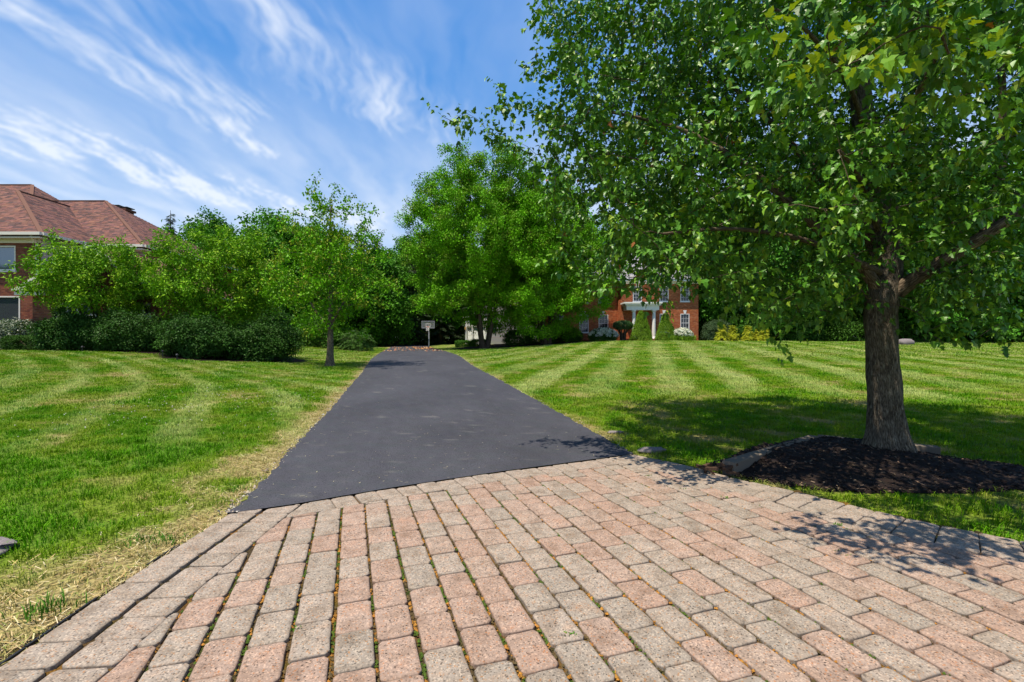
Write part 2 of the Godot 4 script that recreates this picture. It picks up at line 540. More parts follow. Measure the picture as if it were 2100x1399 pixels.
func make_grass() -> void:
	var near_ := []
	for k in 5:
		near_.append(grass_tuft(34, 0.075, 0.055, 0.0042))
	var mid_ := []
	for k in 4:
		mid_.append(grass_tuft(40, 0.16, 0.055, 0.008))
	var far_ := []
	for k in 3:
		far_.append(grass_tuft(60, 0.42, 0.06, 0.022))
	var rows := []
	for k in 12:
		rows.append(Many.new())
	var zones := [[-9.0, 9.0, 1.2, 9.0, 0.105, 0, 5], [-24.0, 26.0, 9.0, 22.0, 0.17, 5, 4], [-34.0, 44.0, 22.0, 50.0, 0.55, 9, 3], [-20.0, -9.0, 4.0, 9.0, 0.24, 5, 4], [9.0, 16.0, 5.0, 9.0, 0.24, 5, 4]]
	for z in zones:
		var d: float = z[2]
		while d < z[3]:
			var x: float = z[0]
			while x < z[1]:
				x += z[4]
				if absf(x) > d * 1.25 + 1.5:
					continue
				var xx: float = x + rng.randf_range(-0.5, 0.5) * z[4]
				var dd: float = d + rng.randf_range(-0.5, 0.5) * z[4]
				if inside(apron_poly, xx, dd) or inside(drive_poly, xx, dd) or inside(bed_poly, xx, dd) or inside(bed_left, xx, dd) or inside(bed_birch, xx, dd):
					continue
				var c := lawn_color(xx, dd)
				var dry := dryness(xx, dd)
				if dry > 0.97 and rng.randf() < 0.12:
					continue
				c = vary(c, 0.27)
				var sc := rng.randf_range(0.75, 1.2) * (1.0 - 0.25 * sst(0.6, 1.0, dry)) * (1.0 + 0.35 * sst(0.25, 0.0, dry))
				var st := stripe(xx, dd)
				var lean := Vector3(0.289, 0, -1) * (0.55 * st - 0.25) if xx > 0.0 else Vector3(-0.5, 0, -1) * (0.55 * st - 0.25)
				var a := rng.randf() * TAU
				var r1 := Vector3(cos(a), 0, sin(a))
				var tall := sc * rng.randf_range(0.85, 1.2)
				rows[z[5] + rng.randi() % int(z[6])].put(r1 * sc, (Vector3.UP + lean * 0.8) * tall, Vector3(-r1.z, 0, r1.x) * sc, at(xx, dd, -0.032), c)
			d += z[4]
	var meshes := near_ + mid_ + far_
	var total := 0
	var lawn := Node3D.new()
	lawn.name = "grass"
	add_child(lawn)
	lawn.set_meta("kind", "stuff")
	tag(lawn, "mown green lawn with straw patches and mower stripes beside the drive", "grass")
	# straw lying on the dry verge
	var straw := Buf.new()
	straw.quad(Vector3(-0.5, 0, -0.5), Vector3(-0.5, 0, 0.5), Vector3(0.5, 0.6, 0.5), Vector3(0.5, 0.6, -0.5))
	var sr := Many.new()
	for k in 15000:
		var dd := 1.2 + 11.0 * pow(rng.randf(), 1.6)
		var xx := (table(LEFT_EDGE, dd) if dd > 3.5 else -2.12) - 1.0 * pow(rng.randf(), 1.6)
		if inside(apron_poly, xx, dd) or inside(drive_poly, xx, dd) or rng.randf() > sst(0.45, 1.0, dryness(xx, dd)) * 0.75 + 0.03:
			continue
		var a := rng.randf() * TAU
		var ln := rng.randf_range(0.02, 0.07)
		var c := vary([Color(0.44, 0.35, 0.16), Color(0.36, 0.26, 0.11), Color(0.52, 0.44, 0.26), Color(0.22, 0.15, 0.07), Color(0.20, 0.24, 0.05)][rng.randi() % 5], 0.2)
		sr.put(Vector3(cos(a), 0, sin(a)) * ln, Vector3.UP * rng.randf_range(0.0, 0.03), Vector3(-sin(a), 0, cos(a)) * rng.randf_range(0.002, 0.005), at(xx, dd, -0.026 + rng.randf() * 0.02), c)
	many("straw", straw.mesh(), M.litter, sr, lawn)
	var clover := Many.new()
	for k in 260:
		var xx := rng.randfn(-6.0, 1.5)
		var dd := rng.randfn(9.3, 1.5)
		if inside(drive_poly, xx, dd) or xx > table(LEFT_EDGE, dd) - 0.4:
			continue
		var s := rng.randf_range(0.004, 0.009)
		clover.put(Vector3(s, 0, 0), Vector3(0, s, 0), Vector3(0, 0, s), at(xx, dd, rng.randf_range(0.02, 0.05)), vary(Color(0.52, 0.50, 0.42), 0.2))
	var head := SphereMesh.new()
	head.radius = 1.0
	head.height = 2.0
	head.radial_segments = 8
	head.rings = 4
	many("clover_flowers", head, M.litter, clover, lawn)
	for k in 12:
		many("blades", meshes[k], M.grass, rows[k], lawn)
		total += rows[k].count
	print("tufts ", total)

# ---------- drive
func make_drive() -> void:
	var across := 46
	var b := Buf.new()
	var marks := noise(41, 1.0, 3)
	var te := Curve2D.new()
	for p in TE:
		te.add_point(p)
	var lens := te.get_baked_length()
	var rows := []
	var first := []
	for k in across + 1:
		first.append(te.sample_baked(lens * k / across))
	var d7 := 7.2
	for j in 48:
		var f := float(j) / 47.0
		var row := []
		for k in across + 1:
			var e := Vector2(lerpf(table(LEFT_EDGE, d7), table(RIGHT_EDGE, d7), float(k) / across), d7)
			var p: Vector2 = first[k].lerp(e, f)
			if k == 0:
				p.x = table(LEFT_EDGE, p.y)
			row.append(p)
		rows.append(row)
	var d := d7
	while d < 60.0:
		d += 0.1 + (d - d7) * 0.012
		var row := []
		for k in across + 1:
			row.append(Vector2(lerpf(table(LEFT_EDGE, d), table(RIGHT_EDGE, d), float(k) / across), d))
		rows.append(row)
	for row in rows:
		for k in across + 1:
			var p: Vector2 = row[k]
			var t := float(k) / across
			if k == 0 or k == across:
				p.x += 0.055 * n_fine.get_noise_2d(p.x * 0.6, p.y * 1.6)
			b.v.append(at(p.x, p.y, 0.004 + 0.035 * (1.0 - pow(2.0 * t - 1.0, 2.0)) * sst(4.5, 8.0, p.y)))
			b.n.append(Vector3.UP)
			b.uv.append(p)
			var tone := 1.0 + 0.24 * n_mid.get_noise_2d(p.x * 0.8, p.y * 0.5) + 0.16 * marks.get_noise_2d(p.x * 6.0, p.y * 1.5)
			var c := Color(0.057, 0.058, 0.068) * tone
			var s1 := marks.get_noise_2d(p.x * 1.6 + p.y * 0.5, p.y * 5.5)
			var s2 := marks.get_noise_2d(p.x * 0.9 + 50.0, p.y * 0.9)
			c = c.lerp(Color(0.16, 0.155, 0.145), 0.6 * sst(0.40, 0.62, s1) * sst(-0.05, 0.25, s2))
			b.c.append(c)
	var w := across + 1
	for j in rows.size() - 1:
		for k in across:
			var a := j * w + k
			b.i.append(a); b.i.append(a + w); b.i.append(a + 1)
			b.i.append(a + 1); b.i.append(a + w); b.i.append(a + w + 1)
	var skirt := Buf.new()
	for j in rows.size() - 1:
		for k in [0, across]:
			var p := b.v[j * w + k]
			var q := b.v[(j + 1) * w + k]
			var dn := Vector3.DOWN * 0.06
			if k == 0:
				skirt.quad(q + dn, p + dn, p, q, Color(0.05, 0.05, 0.058))
			else:
				skirt.quad(p + dn, q + dn, q, p, Color(0.05, 0.05, 0.058))
	var o := structure("driveway", b.mesh(true, true), M.asphalt)
	part("edge", skirt.mesh(false, true), M.asphalt, o)
	# dry clippings blown over the blacktop
	var flake := Buf.new()
	flake.quad(Vector3(-0.5, 0, -0.5), Vector3(-0.5, 0, 0.5), Vector3(0.5, 0.25, 0.5), Vector3(0.5, 0.25, -0.5))
	var r := Many.new()
	for k in 480:
		var dd := 3.9 + 12.0 * pow(rng.randf(), 1.7)
		var xx := lerpf(table(LEFT_EDGE, dd), table(RIGHT_EDGE, dd), rng.randf())
		if not inside(drive_poly, xx, dd):
			continue
		var a := rng.randf() * TAU
		var l := rng.randf_range(0.008, 0.04)
		var wd := rng.randf_range(0.002, 0.006)
		var c := vary(Color(0.34, 0.31, 0.21), 0.3)
		r.put(Vector3(cos(a), 0, sin(a)) * l, Vector3.UP * 0.006, Vector3(-sin(a), 0, cos(a)) * wd, at(xx, dd, 0.0075 + 0.035 * sst(4.5, 8.0, dd)), c)
	var cl := many("grass_clippings", flake.mesh(), M.litter, r)
	tag(cl, "dry grass clippings scattered over the near blacktop", "clippings")
	# gravel and crumbled blacktop along both edges
	var grit := Buf.new()
	for k in 5:
		var a := TAU * k / 5
		var a2 := TAU * (k + 1) / 5
		grit.tri(Vector3(cos(a), -0.5, sin(a)), Vector3(0.2, 0.7, 0.1), Vector3(cos(a2), -0.5, sin(a2)))
	var gr := Many.new()
	for k in 1000:
		var dd := 3.6 + 22.0 * pow(rng.randf(), 1.8)
		var left := rng.randf() < 0.6
		if not left and dd < 5.6:
			continue
		var off := rng.randfn(0.0, 0.035)
		var xx := (table(LEFT_EDGE, dd) - 0.02 + off) if left else (table(RIGHT_EDGE, dd) + 0.02 + off)
		var l := rng.randf_range(0.003, 0.011) * (1.0 if rng.randf() < 0.95 else 2.0)
		var a := rng.randf() * TAU
		var c := vary([Color(0.30, 0.26, 0.20), Color(0.06, 0.06, 0.065), Color(0.22, 0.17, 0.12), Color(0.42, 0.38, 0.32)][rng.randi() % 4], 0.25)
		gr.put(Vector3(cos(a), 0, sin(a)) * l * 1.3, Vector3.UP * l, Vector3(-sin(a), 0, cos(a)) * l, at(xx, dd, 0.004 + rng.randf_range(-0.006, 0.004)), c)
	tag(many("edge_gravel", grit.mesh(), M.litter, gr), "pale gravel and crumbled blacktop along the driveway edges", "gravel")
	# orange leaves at the far end
	var r2 := Many.new()
	for k in 420:
		var dd := rng.randf_range(36.0, 53.0)
		var t := rng.randf()
		if rng.randf() < 0.5:
			t = 0.55 + 0.45 * t
			dd = rng.randf_range(44.0, 53.0)
		var xx := lerpf(table(LEFT_EDGE, dd), table(RIGHT_EDGE, dd), t)
		var a := rng.randf() * TAU
		var c := vary([Color(0.42, 0.20, 0.05), Color(0.5, 0.33, 0.16), Color(0.36, 0.13, 0.05)][rng.randi() % 3], 0.25)
		var l := rng.randf_range(0.05, 0.10)
		r2.put(Vector3(cos(a), 0, sin(a)) * l, Vector3.UP * 0.12, Vector3(-sin(a), 0, cos(a)) * l, at(xx, dd, 0.055), c)
	var fl := many("fallen_leaves", flake.mesh(), M.litter, r2)
	tag(fl, "orange fallen leaves lying at the far end of the driveway", "fallen leaves")

# ---------- paver apron
func stone_mesh(poly: PackedVector2Array, rough_edge := true) -> ArrayMesh:   # poly (x, d) about its own centre, top at 0
	var b := Buf.new()
	var rings := []
	var c := Vector2.ZERO
	for p in poly:
		c += p
	c /= poly.size()
	# more points along the edge, rounded corners
	var dense := []
	for k in poly.size():
		var p := poly[k]
		var q := poly[(k + 1) % poly.size()]
		var len_ := p.distance_to(q)
		if len_ < 0.012:
			continue
		var cut := minf(0.018, len_ * 0.3)
		var dir := (q - p) / len_
		var m := maxi(1, int(len_ / 0.07))
		for s in m + 1:
			var w := p + dir * lerpf(cut, len_ - cut, float(s) / m)
			if rough_edge:
				w += Vector2(-dir.y, dir.x) * rng.randf_range(-0.0022, 0.0022)
			dense.append(w)
	if dense.size() < 3:
		return null
	var shape := [[0.0, -0.06], [0.0, -0.009], [0.0035, -0.004], [0.010, -0.001], [0.019, 0.0]]
	for s in shape:
		var ring := []
		for p in dense:
			var to: Vector2 = c - p
			var ln := to.length()
			var q: Vector2 = p + to / maxf(ln, 1e-5) * minf(s[0] * 1.2, ln * 0.8)
			ring.append(Vector3(q.x, s[1] + (rng.randf_range(-0.001, 0.001) if s[1] > -0.03 else 0.0), -q.y))
		rings.append(ring)
	var n := dense.size()
	var area := 0.0
	for k in n:
		area += dense[k].cross(dense[(k + 1) % n])
	for r in rings:
		for p in r:
			b.v.append(p); b.n.append(Vector3.UP); b.uv.append(Vector2.ZERO); b.c.append(Color.WHITE)
	b.v.append(Vector3(c.x, 0.0005, -c.y)); b.n.append(Vector3.UP); b.uv.append(Vector2.ZERO); b.c.append(Color.WHITE)
	var top := b.v.size() - 1
	for r in rings.size():
		for k in n:
			var k2 := (k + 1) % n
			var a := r * n + k
			var e := r * n + k2
			if r == rings.size() - 1:
				if area > 0: b.i.append_array([a, top, e])
				else: b.i.append_array([a, e, top])
			elif area > 0:
				b.i.append_array([a, a + n, e, e, a + n, e + n])
			else:
				b.i.append_array([a, e, a + n, e, e + n, a + n])
	return b.mesh(true)

func offset_line(l: Array, off: float) -> Array:   # to the right of the walking direction
	var out := []
	for k in l.size():
		var dir: Vector2 = (l[mini(k + 1, l.size() - 1)] - l[maxi(k - 1, 0)]).normalized()
		out.append(l[k] + Vector2(dir.y, -dir.x) * off)
	return out

func make_apron() -> void:
	var root := structure("paver_apron", null, null)
	# bedding sand under the stones
	var bed := Buf.new()
	var gx := -2.15
	while gx < 5.8:
		var gd := 0.3
		while gd < 5.5:
			var c2 := Vector2(gx + 0.05, gd + 0.05)
			if inside(apron_poly, c2.x, c2.y) or to_line(TE + RE.slice(1), c2) < 0.06 or to_line(LE, c2) < 0.045:
				var k := bed.v.size()
				for q in [[0, 0], [0.1, 0], [0.1, 0.1], [0, 0.1]]:
					var xx: float = gx + q[0]
					var dd: float = gd + q[1]
					var m := n_mid.get_noise_2d(xx * 3.0, dd * 3.0) + 0.6 * n_fine.get_noise_2d(xx * 2.0, dd * 2.0)
					var c := Color(0.085, 0.062, 0.035).lerp(Color(0.26, 0.13, 0.03), sst(-0.1, 0.35, m)).lerp(Color(0.05, 0.075, 0.012), sst(0.1, 0.5, n_fine.get_noise_2d(xx * 1.4 + 20.0, dd * 1.4)))
					bed.v.append(Vector3(xx, -0.024, -dd)); bed.n.append(Vector3.UP); bed.uv.append(Vector2.ZERO); bed.c.append(c)
				bed.i.append_array([k, k + 2, k + 1, k, k + 3, k + 2])
			gd += 0.1
		gx += 0.1
	part("bedding_sand", bed.mesh(false, true), M.sand, root)
	var stones := []   # [polygon, tint number]
	var le1 := offset_line(LE, 0.0)
	var band_l := PackedVector2Array(LE + [Vector2(-2.14, 3.9)])
	var inner_l := offset_line(LE, 0.452)
	inner_l.reverse()
	band_l.append_array(PackedVector2Array([Vector2(-1.65, 4.1)] + inner_l))
	var field: PackedVector2Array = apron_poly
	var in_t := offset_line(TE, 0.262)
	in_t.reverse()
	var band_t := PackedVector2Array([Vector2(-2.2, 3.55)] + TE + [Vector2(1.5, 5.5)] + in_t)
	var in_r := offset_line(RE, 0.425)
	in_r.reverse()
	var band_r := PackedVector2Array(RE + in_r)
	for bnd in [band_l, band_t, band_r]:
		var best := PackedVector2Array()
		for q in Geometry2D.clip_polygons(field, bnd):
			if q.size() > best.size() or best.is_empty():
				best = q
		field = best
	# border rows: stones side by side along a line
	var bandsets := [[LE, 0.0, 0.207, 0.171, band_l], [LE, 0.232, 0.450, 0.171, band_l], [TE, 0.004, 0.258, 0.178, band_t], [RE, 0.0, 0.205, 0.185, band_r], [RE, 0.212, 0.420, 0.185, band_r]]
	for bs in bandsets:
		var o0 := Curve2D.new()
		for p in (bs[0] + [Vector2(-2.15, 4.1)] if bs[0] == LE else bs[0]): o0.add_point(p)
		var l0 := o0.get_baked_length()
		var cnt := int(l0 / bs[3])
		for k in cnt:
			var f0 := (k + 0.012) / cnt
			var f1 := (k + 0.988) / cnt
			var sh: float = rng.randf_range(-0.006, 0.006)
			var poly := PackedVector2Array()
			for q in [[f0, bs[1]], [f1, bs[1]], [f1, bs[2]], [f0, bs[2]]]:
				var s: float = l0 * q[0] + sh
				var tn := (o0.sample_baked(minf(s + 0.25, l0)) - o0.sample_baked(maxf(s - 0.25, 0.0))).normalized()
				poly.append(o0.sample_baked(s) + Vector2(tn.y, -tn.x) * q[1])
			if bs[0] == TE:
				var cut: Array = Geometry2D.clip_polygons(poly, band_l)
				var cut2 := []
				for q in cut:
					cut2 += Geometry2D.clip_polygons(q, band_r)
				for q in cut2:
					stones.append([q, 0])
			else:
				for q in Geometry2D.intersect_polygons(poly, apron_poly):
					if q.size() >= 3:
						stones.append([q, 0])
	# field: columns running away, ends staggered by half
	var dir := Vector2(-0.313, 0.9497)
	var side := Vector2(0.9497, 0.313)
	for col in range(-14, 34):
		var off := (0.5 if posmod(col, 2) == 1 else 0.0) * 0.2615 + rng.randf_range(-0.03, 0.03)
		for r in range(-14, 26):
			var s := r * 0.2615 + off
			var quad_ := PackedVector2Array()
			for q in [[0.0, 0.0], [1.0, 0.0], [1.0, 1.0], [0.0, 1.0]]:
				var ss: float = s + lerpf(0.0028, 0.2587, q[1]) - 2.0
				var pitch := lerpf(0.1775, 0.1705, sst(1.4, 4.8, 2.0 + ss))
				var uu: float = (col + 0.5) * pitch + (q[0] - 0.5) * (0.1595 if col > -5 and col < 7 else 0.1635) + 0.002 * sin(col * 3.7)
				quad_.append(Vector2(-0.87, 2.0) + side * (uu - 0.25) + dir * ss)
			var cc := (quad_[0] + quad_[2]) / 2
			if cc.y < 0.75 or cc.x > 5.2 or cc.y > 5.6:
				continue
			for q in Geometry2D.intersect_polygons(quad_, field):
				var ar := 0.0
				for k in q.size():
					ar += q[k].cross(q[(k + 1) % q.size()]) * 0.5
				if absf(ar) > 0.004:
					stones.append([q, 1 if rng.randf() < 0.5 else 2])
	var order := []
	for s in stones:
		var c := Vector2.ZERO
		for p in s[0]: c += p
		c /= s[0].size()
		var seen := absf(c.x) < c.y * 1.1 + 0.1 and c.y > 1.7
		order.append([c.y if seen else c.y + 100.0, s, c])
	order.sort_custom(func(a, b2): return a[0] < b2[0])
	print("stones ", order.size())
	var rest := Buf.new()
	for k in order.size():
		var s: Array = order[k][1]
		var c: Vector2 = order[k][2]
		var rel := PackedVector2Array()
		for p in s[0]: rel.append(p - c)
		var me := stone_mesh(rel)
		if me == null:
			continue
		var lift := rng.randf_range(-0.003, 0.003)
		var tilt := Basis.from_euler(Vector3(rng.randf_range(-0.009, 0.009), 0, rng.randf_range(-0.009, 0.009)))
		var tint: StandardMaterial3D
		if s[1] == 0: tint = M["stone_%d" % (rng.randi() % 3)]
		elif s[1] == 1: tint = M["stone_%d" % (3 + rng.randi() % 4)]
		else: tint = M["stone_%d" % (rng.randi() % 3)]
		if k < 300:
			var o := part("paving_stone", me, tint, root)
			o.transform = Transform3D(tilt, Vector3(c.x, hgt(c.x, c.y) + lift, -c.y))
		else:
			var a := me.surface_get_arrays(0)
			var k0 := rest.v.size()
			var col: Color = tint.albedo_color.srgb_to_linear()
			for q in a[Mesh.ARRAY_VERTEX]:
				rest.v.append(q + Vector3(c.x, hgt(c.x, c.y) + lift, -c.y)); rest.uv.append(Vector2.ZERO); rest.c.append(col)
			rest.n.append_array(a[Mesh.ARRAY_NORMAL])
			for q in a[Mesh.ARRAY_INDEX]:
				rest.i.append(k0 + q)
	if rest.v.size() > 0:
		var o2 := part("farther_paving_stones", rest.mesh(false, true), M.stone_rest, root)
		o2.set_meta("kind", "stuff")
	# moss and dry litter in the joints
	var crumb := Buf.new()
	for k in 5:
		var a := TAU * k / 5
		var a2 := TAU * (k + 1) / 5
		crumb.tri(Vector3(cos(a), -0.5, sin(a)), Vector3(0, 0.8, 0), Vector3(cos(a2), -0.5, sin(a2)))
	var rows := Many.new()
	for col in range(-8, 22):
		for k in 700:
			var ss := rng.randf_range(-1.2, 3.4)
			var pitch := lerpf(0.1775, 0.1705, sst(1.4, 4.8, 2.0 + ss))
			var p: Vector2 = Vector2(-0.87, 2.0) + side * (col * pitch - 0.25 + rng.randf_range(-0.007, 0.007)) + dir * ss
			if not inside(field, p.x, p.y):
				continue
			var m := n_fine.get_noise_2d(p.x * 1.3 + 4.0, p.y * 1.3) + 0.25 * n_mid.get_noise_2d(p.x, p.y)
			var hot := exp(-pow((p.x - 0.0) / 1.1, 2.0))
			if rng.randf() > 0.22 + 0.78 * hot or m < -0.32:
				continue
			var c := Color(0.34, 0.16, 0.03)
			if m > 0.22: c = Color(0.06, 0.10, 0.012)
			elif m < -0.02: c = Color(0.10, 0.07, 0.03)
			c = vary(c, 0.35)
			var l := rng.randf_range(0.003, 0.0075)
			rows.put(Vector3(l * 1.3, 0, 0), Vector3(0, l, 0), Vector3(0, 0, l), Vector3(p.x, -0.0125 + rng.randf_range(-0.006, 0.004), -p.y), c)
	var ms := many("joint_moss", crumb.mesh(), M.litter, rows, root)
	ms.set_meta("kind", "stuff")
	# black plastic restraint showing along the outer left edge
	var pl := Buf.new()
	for k in LE.size() - 1:
		for q in 4:
			var p0: Vector2 = LE[k].lerp(LE[k + 1], q / 4.0)
			var p1: Vector2 = LE[k].lerp(LE[k + 1], (q + 0.97) / 4.0)
			if n_mid.get_noise_1d(p0.y * 2.0) < -0.05 or p0.y > 2.95:
				continue
			pl.bar(Vector3(p0.x - 0.016, -0.028, -p0.y), Vector3(p1.x - 0.016, -0.030, -p1.y), 0.010, 0.05)
	part("edge_restraint", pl.mesh(), M.black_plastic, root)
# ---------- leaves and sprigs
func maple_leaf(fold: float, droop: float, skew: float) -> ArrayMesh:   # 1 m long, stalk at the origin, blade along +z, face up
	var b := Buf.new()
	var half := [Vector2(0.0, 0.0), Vector2(0.20, -0.02), Vector2(0.30, 0.14), Vector2(0.52, 0.34), Vector2(0.33, 0.40), Vector2(0.24, 0.50), Vector2(0.27, 0.66), Vector2(0.10, 0.86), Vector2(0.0, 1.0)]
	var stalk := 0.42
	var lift := func(x: float, z: float) -> Vector3:
		return Vector3(x + skew * z * z, absf(x) * fold - droop * z * z - 0.10 * x * x * 4.0, z + stalk)
	for s in [-1.0, 1.0]:
		var hub: Vector3 = lift.call(0.0, 0.30)
		for k in half.size() - 1:
			var p: Vector3 = lift.call(half[k].x * s, half[k].y)
			var q: Vector3 = lift.call(half[k + 1].x * s, half[k + 1].y)
			if s > 0: b.tri(hub, p, q)
			else: b.tri(hub, q, p)
	b.tri(Vector3(-0.012, 0.05, 0), Vector3(0.012, 0.05, 0), Vector3(0, 0, stalk))
	return b.mesh(false, true)

func simple_leaf(b: Buf, o: Vector3, axis: Vector3, face: Vector3, l: float, w: float, c: Color) -> void:
	var z := axis.normalized()
	var x := face.cross(z)
	if x.length_squared() < 1e-4:
		x = Vector3.RIGHT.cross(z)
	x = x.normalized()
	var y := z.cross(x)
	var e := o + z * l - y * l * 0.12
	var m := o + z * l * 0.45 + y * w * 0.02
	b.tri(o, m + x * w * 0.5 + y * w * 0.16, e, c)
	b.tri(o, e, m - x * w * 0.5 + y * w * 0.16, c)

func sprig(count: int, r: float, l: float, w: float, droop: float, squash := 0.7) -> ArrayMesh:
	var b := Buf.new()
	for k in count:
		var p := rand_dir() * r * pow(rng.randf(), 0.5)
		p.y *= squash
		var axis := (p / maxf(r, 0.01) * 0.9 + rand_dir() * 0.7 + Vector3.DOWN * droop)
		var face := Vector3.UP * 0.9 + rand_dir() * 0.8
		simple_leaf(b, p, axis, face, l * rng.randf_range(0.7, 1.2), w * rng.randf_range(0.75, 1.2), Color.WHITE * rng.randf_range(0.7, 1.3))
	return b.mesh(false, true)

func needle_spray(fingers: int, l: float, w: float) -> ArrayMesh:   # a flat conifer frond along +z
	var b := Buf.new()
	for k in fingers:
		var t := (k + 0.5) / fingers
		var s := -1.0 if k % 2 == 0 else 1.0
		var o := Vector3(0, 0, t * l * 0.85)
		simple_leaf(b, o, Vector3(s * 0.9, rng.randf_range(-0.35, 0.15), 0.8), Vector3.UP + rand_dir() * 0.3, l * 0.45 * (1.0 - 0.6 * t), w, Color.WHITE * rng.randf_range(0.7, 1.3))
	simple_leaf(b, Vector3.ZERO, Vector3(0, -0.05, 1), Vector3.UP, l, w, Color.WHITE)
	return b.mesh(false, true)

# ---------- trees
func grow(stems: Array, targets: Array, lowest: float, tip_r: float, seg: float, thick: float) -> Dictionary:
	var pos := PackedVector3Array()
	var par := PackedInt32Array()
	var chains := []
	var fixed := {}
	for st in stems:
		var prev := -1
		var pts: Array = st[0]
		for k in pts.size():
			pos.append(pts[k]); par.append(prev)
			prev = pos.size() - 1
			fixed[prev] = lerpf(st[1], st[2], pow(float(k) / (pts.size() - 1), 0.8))
	var n_stem := pos.size()
	var keyed := []
	for t in targets:
		var best := 1e9
		for k in n_stem:
			best = minf(best, pos[k].distance_squared_to(t))
		keyed.append([best, t])
	keyed.sort_custom(func(a, b2): return a[0] < b2[0])
	for kt in keyed:
		var t: Vector3 = kt[1]
		var best := 1e9
		var pick := 0
		for k in pos.size():
			var q := pos[k]
			if k < n_stem and q.y < lowest:
				continue
			var ds := q.distance_squared_to(t)
			if ds > best * best:
				continue
			var dist := sqrt(ds)
			var hz := Vector2(q.x - t.x, q.z - t.z).length()
			var cost := dist * (1.0 + 0.9 * maxf(0.0, (q.y + 0.25 * hz - t.y) / (dist + 0.01)))
			if k < n_stem:
				cost *= 0.92
			if cost < best:
				best = cost
				pick = k
		var a := pos[pick]
		var dist := a.distance_to(t)
		var cnt := maxi(2, int(dist / seg))
		var out := (t - a).normalized()
		var mid := a + out * dist * 0.5 + Vector3.UP * dist * 0.10 + rand_dir() * dist * 0.07
		var chain := [pick]
		var prev := pick
		for k in range(1, cnt + 1):
			var f := float(k) / cnt
			var p := a.lerp(mid, f).lerp(mid.lerp(t, f), f)
			if k < cnt:
				p += rand_dir() * seg * 0.08
			pos.append(p); par.append(prev)
			prev = pos.size() - 1
			chain.append(prev)
		chains.append(chain)
	var rad := PackedFloat32Array()
	rad.resize(pos.size())
	rad.fill(0.0)
	for k in range(pos.size() - 1, -1, -1):
		if rad[k] == 0.0:
			rad[k] = pow(tip_r, thick)
		var r := pow(rad[k], 1.0 / thick)
		if par[k] >= 0:
			rad[par[k]] += rad[k]
		rad[k] = fixed[k] if fixed.has(k) else r
	for c in chains:
		for q in range(1, c.size()):
			rad[c[q]] = minf(rad[c[q]], maxf(tip_r, rad[c[q - 1]] * (0.62 if fixed.has(c[q - 1]) else 1.0)))
	return {"pos": pos, "rad": rad, "chains": chains}

func wood(g: Dictionary, cut: float) -> ArrayMesh:
	var b := Buf.new()
	for c in g.chains:
		var p := PackedVector3Array()
		var r := PackedFloat32Array()
		for k in c.size():
			p.append(g.pos[c[k]])
			r.append(g.rad[c[maxi(k, 1)]])
		if r[0] < cut:
			continue
		b.tube(p, r, 4 if r[0] < 0.02 else (6 if r[0] < 0.05 else 9))
	return b.mesh()

func smooth_line(p: Array, step: float) -> Array:
	var c := Curve3D.new()
	c.bake_interval = step * 0.5
	for k in p.size():
		var t: Vector3 = (p[mini(k + 1, p.size() - 1)] - p[maxi(k - 1, 0)]) / 6.0
		c.add_point(p[k], -t, t)
	var out := []
	var n := maxi(3, int(c.get_baked_length() / step))
	for k in n + 1:
		out.append(c.sample_baked(c.get_baked_length() * k / n, true))
	return out

func crown(n: int, c: Vector3, rad: Vector3, inner: float, lump: FastNoiseLite, rough: float, top := 0.0) -> Array:
	var out := []
	while out.size() < n:
		var q := rand_dir()
		var k := 1.0 + rough * lump.get_noise_3d(q.x * 60.0 + c.x * 13.0, q.y * 60.0, q.z * 60.0 + c.z * 7.0)
		var r := lerpf(inner, 1.0, pow(rng.randf(), 0.6)) * k
		var p := q * r
		var nar := 1.0 - top * clampf(p.y, -0.4, 1.0)
		out.append(c + Vector3(p.x * rad.x * nar, p.y * rad.y, p.z * rad.z * nar))
	return out

func put_sprig(rows: Many, p: Vector3, out: Vector3, size: float, c: Color) -> void:
	var a := rng.randf() * TAU
	var x := Vector3(cos(a), 0, sin(a))
	var y := (Vector3.UP + out * 0.7 + rand_dir() * 0.35).normalized()
	x = (x - y * x.dot(y)).normalized()
	rows.put(x * size, y * size, x.cross(y) * size, p, c)

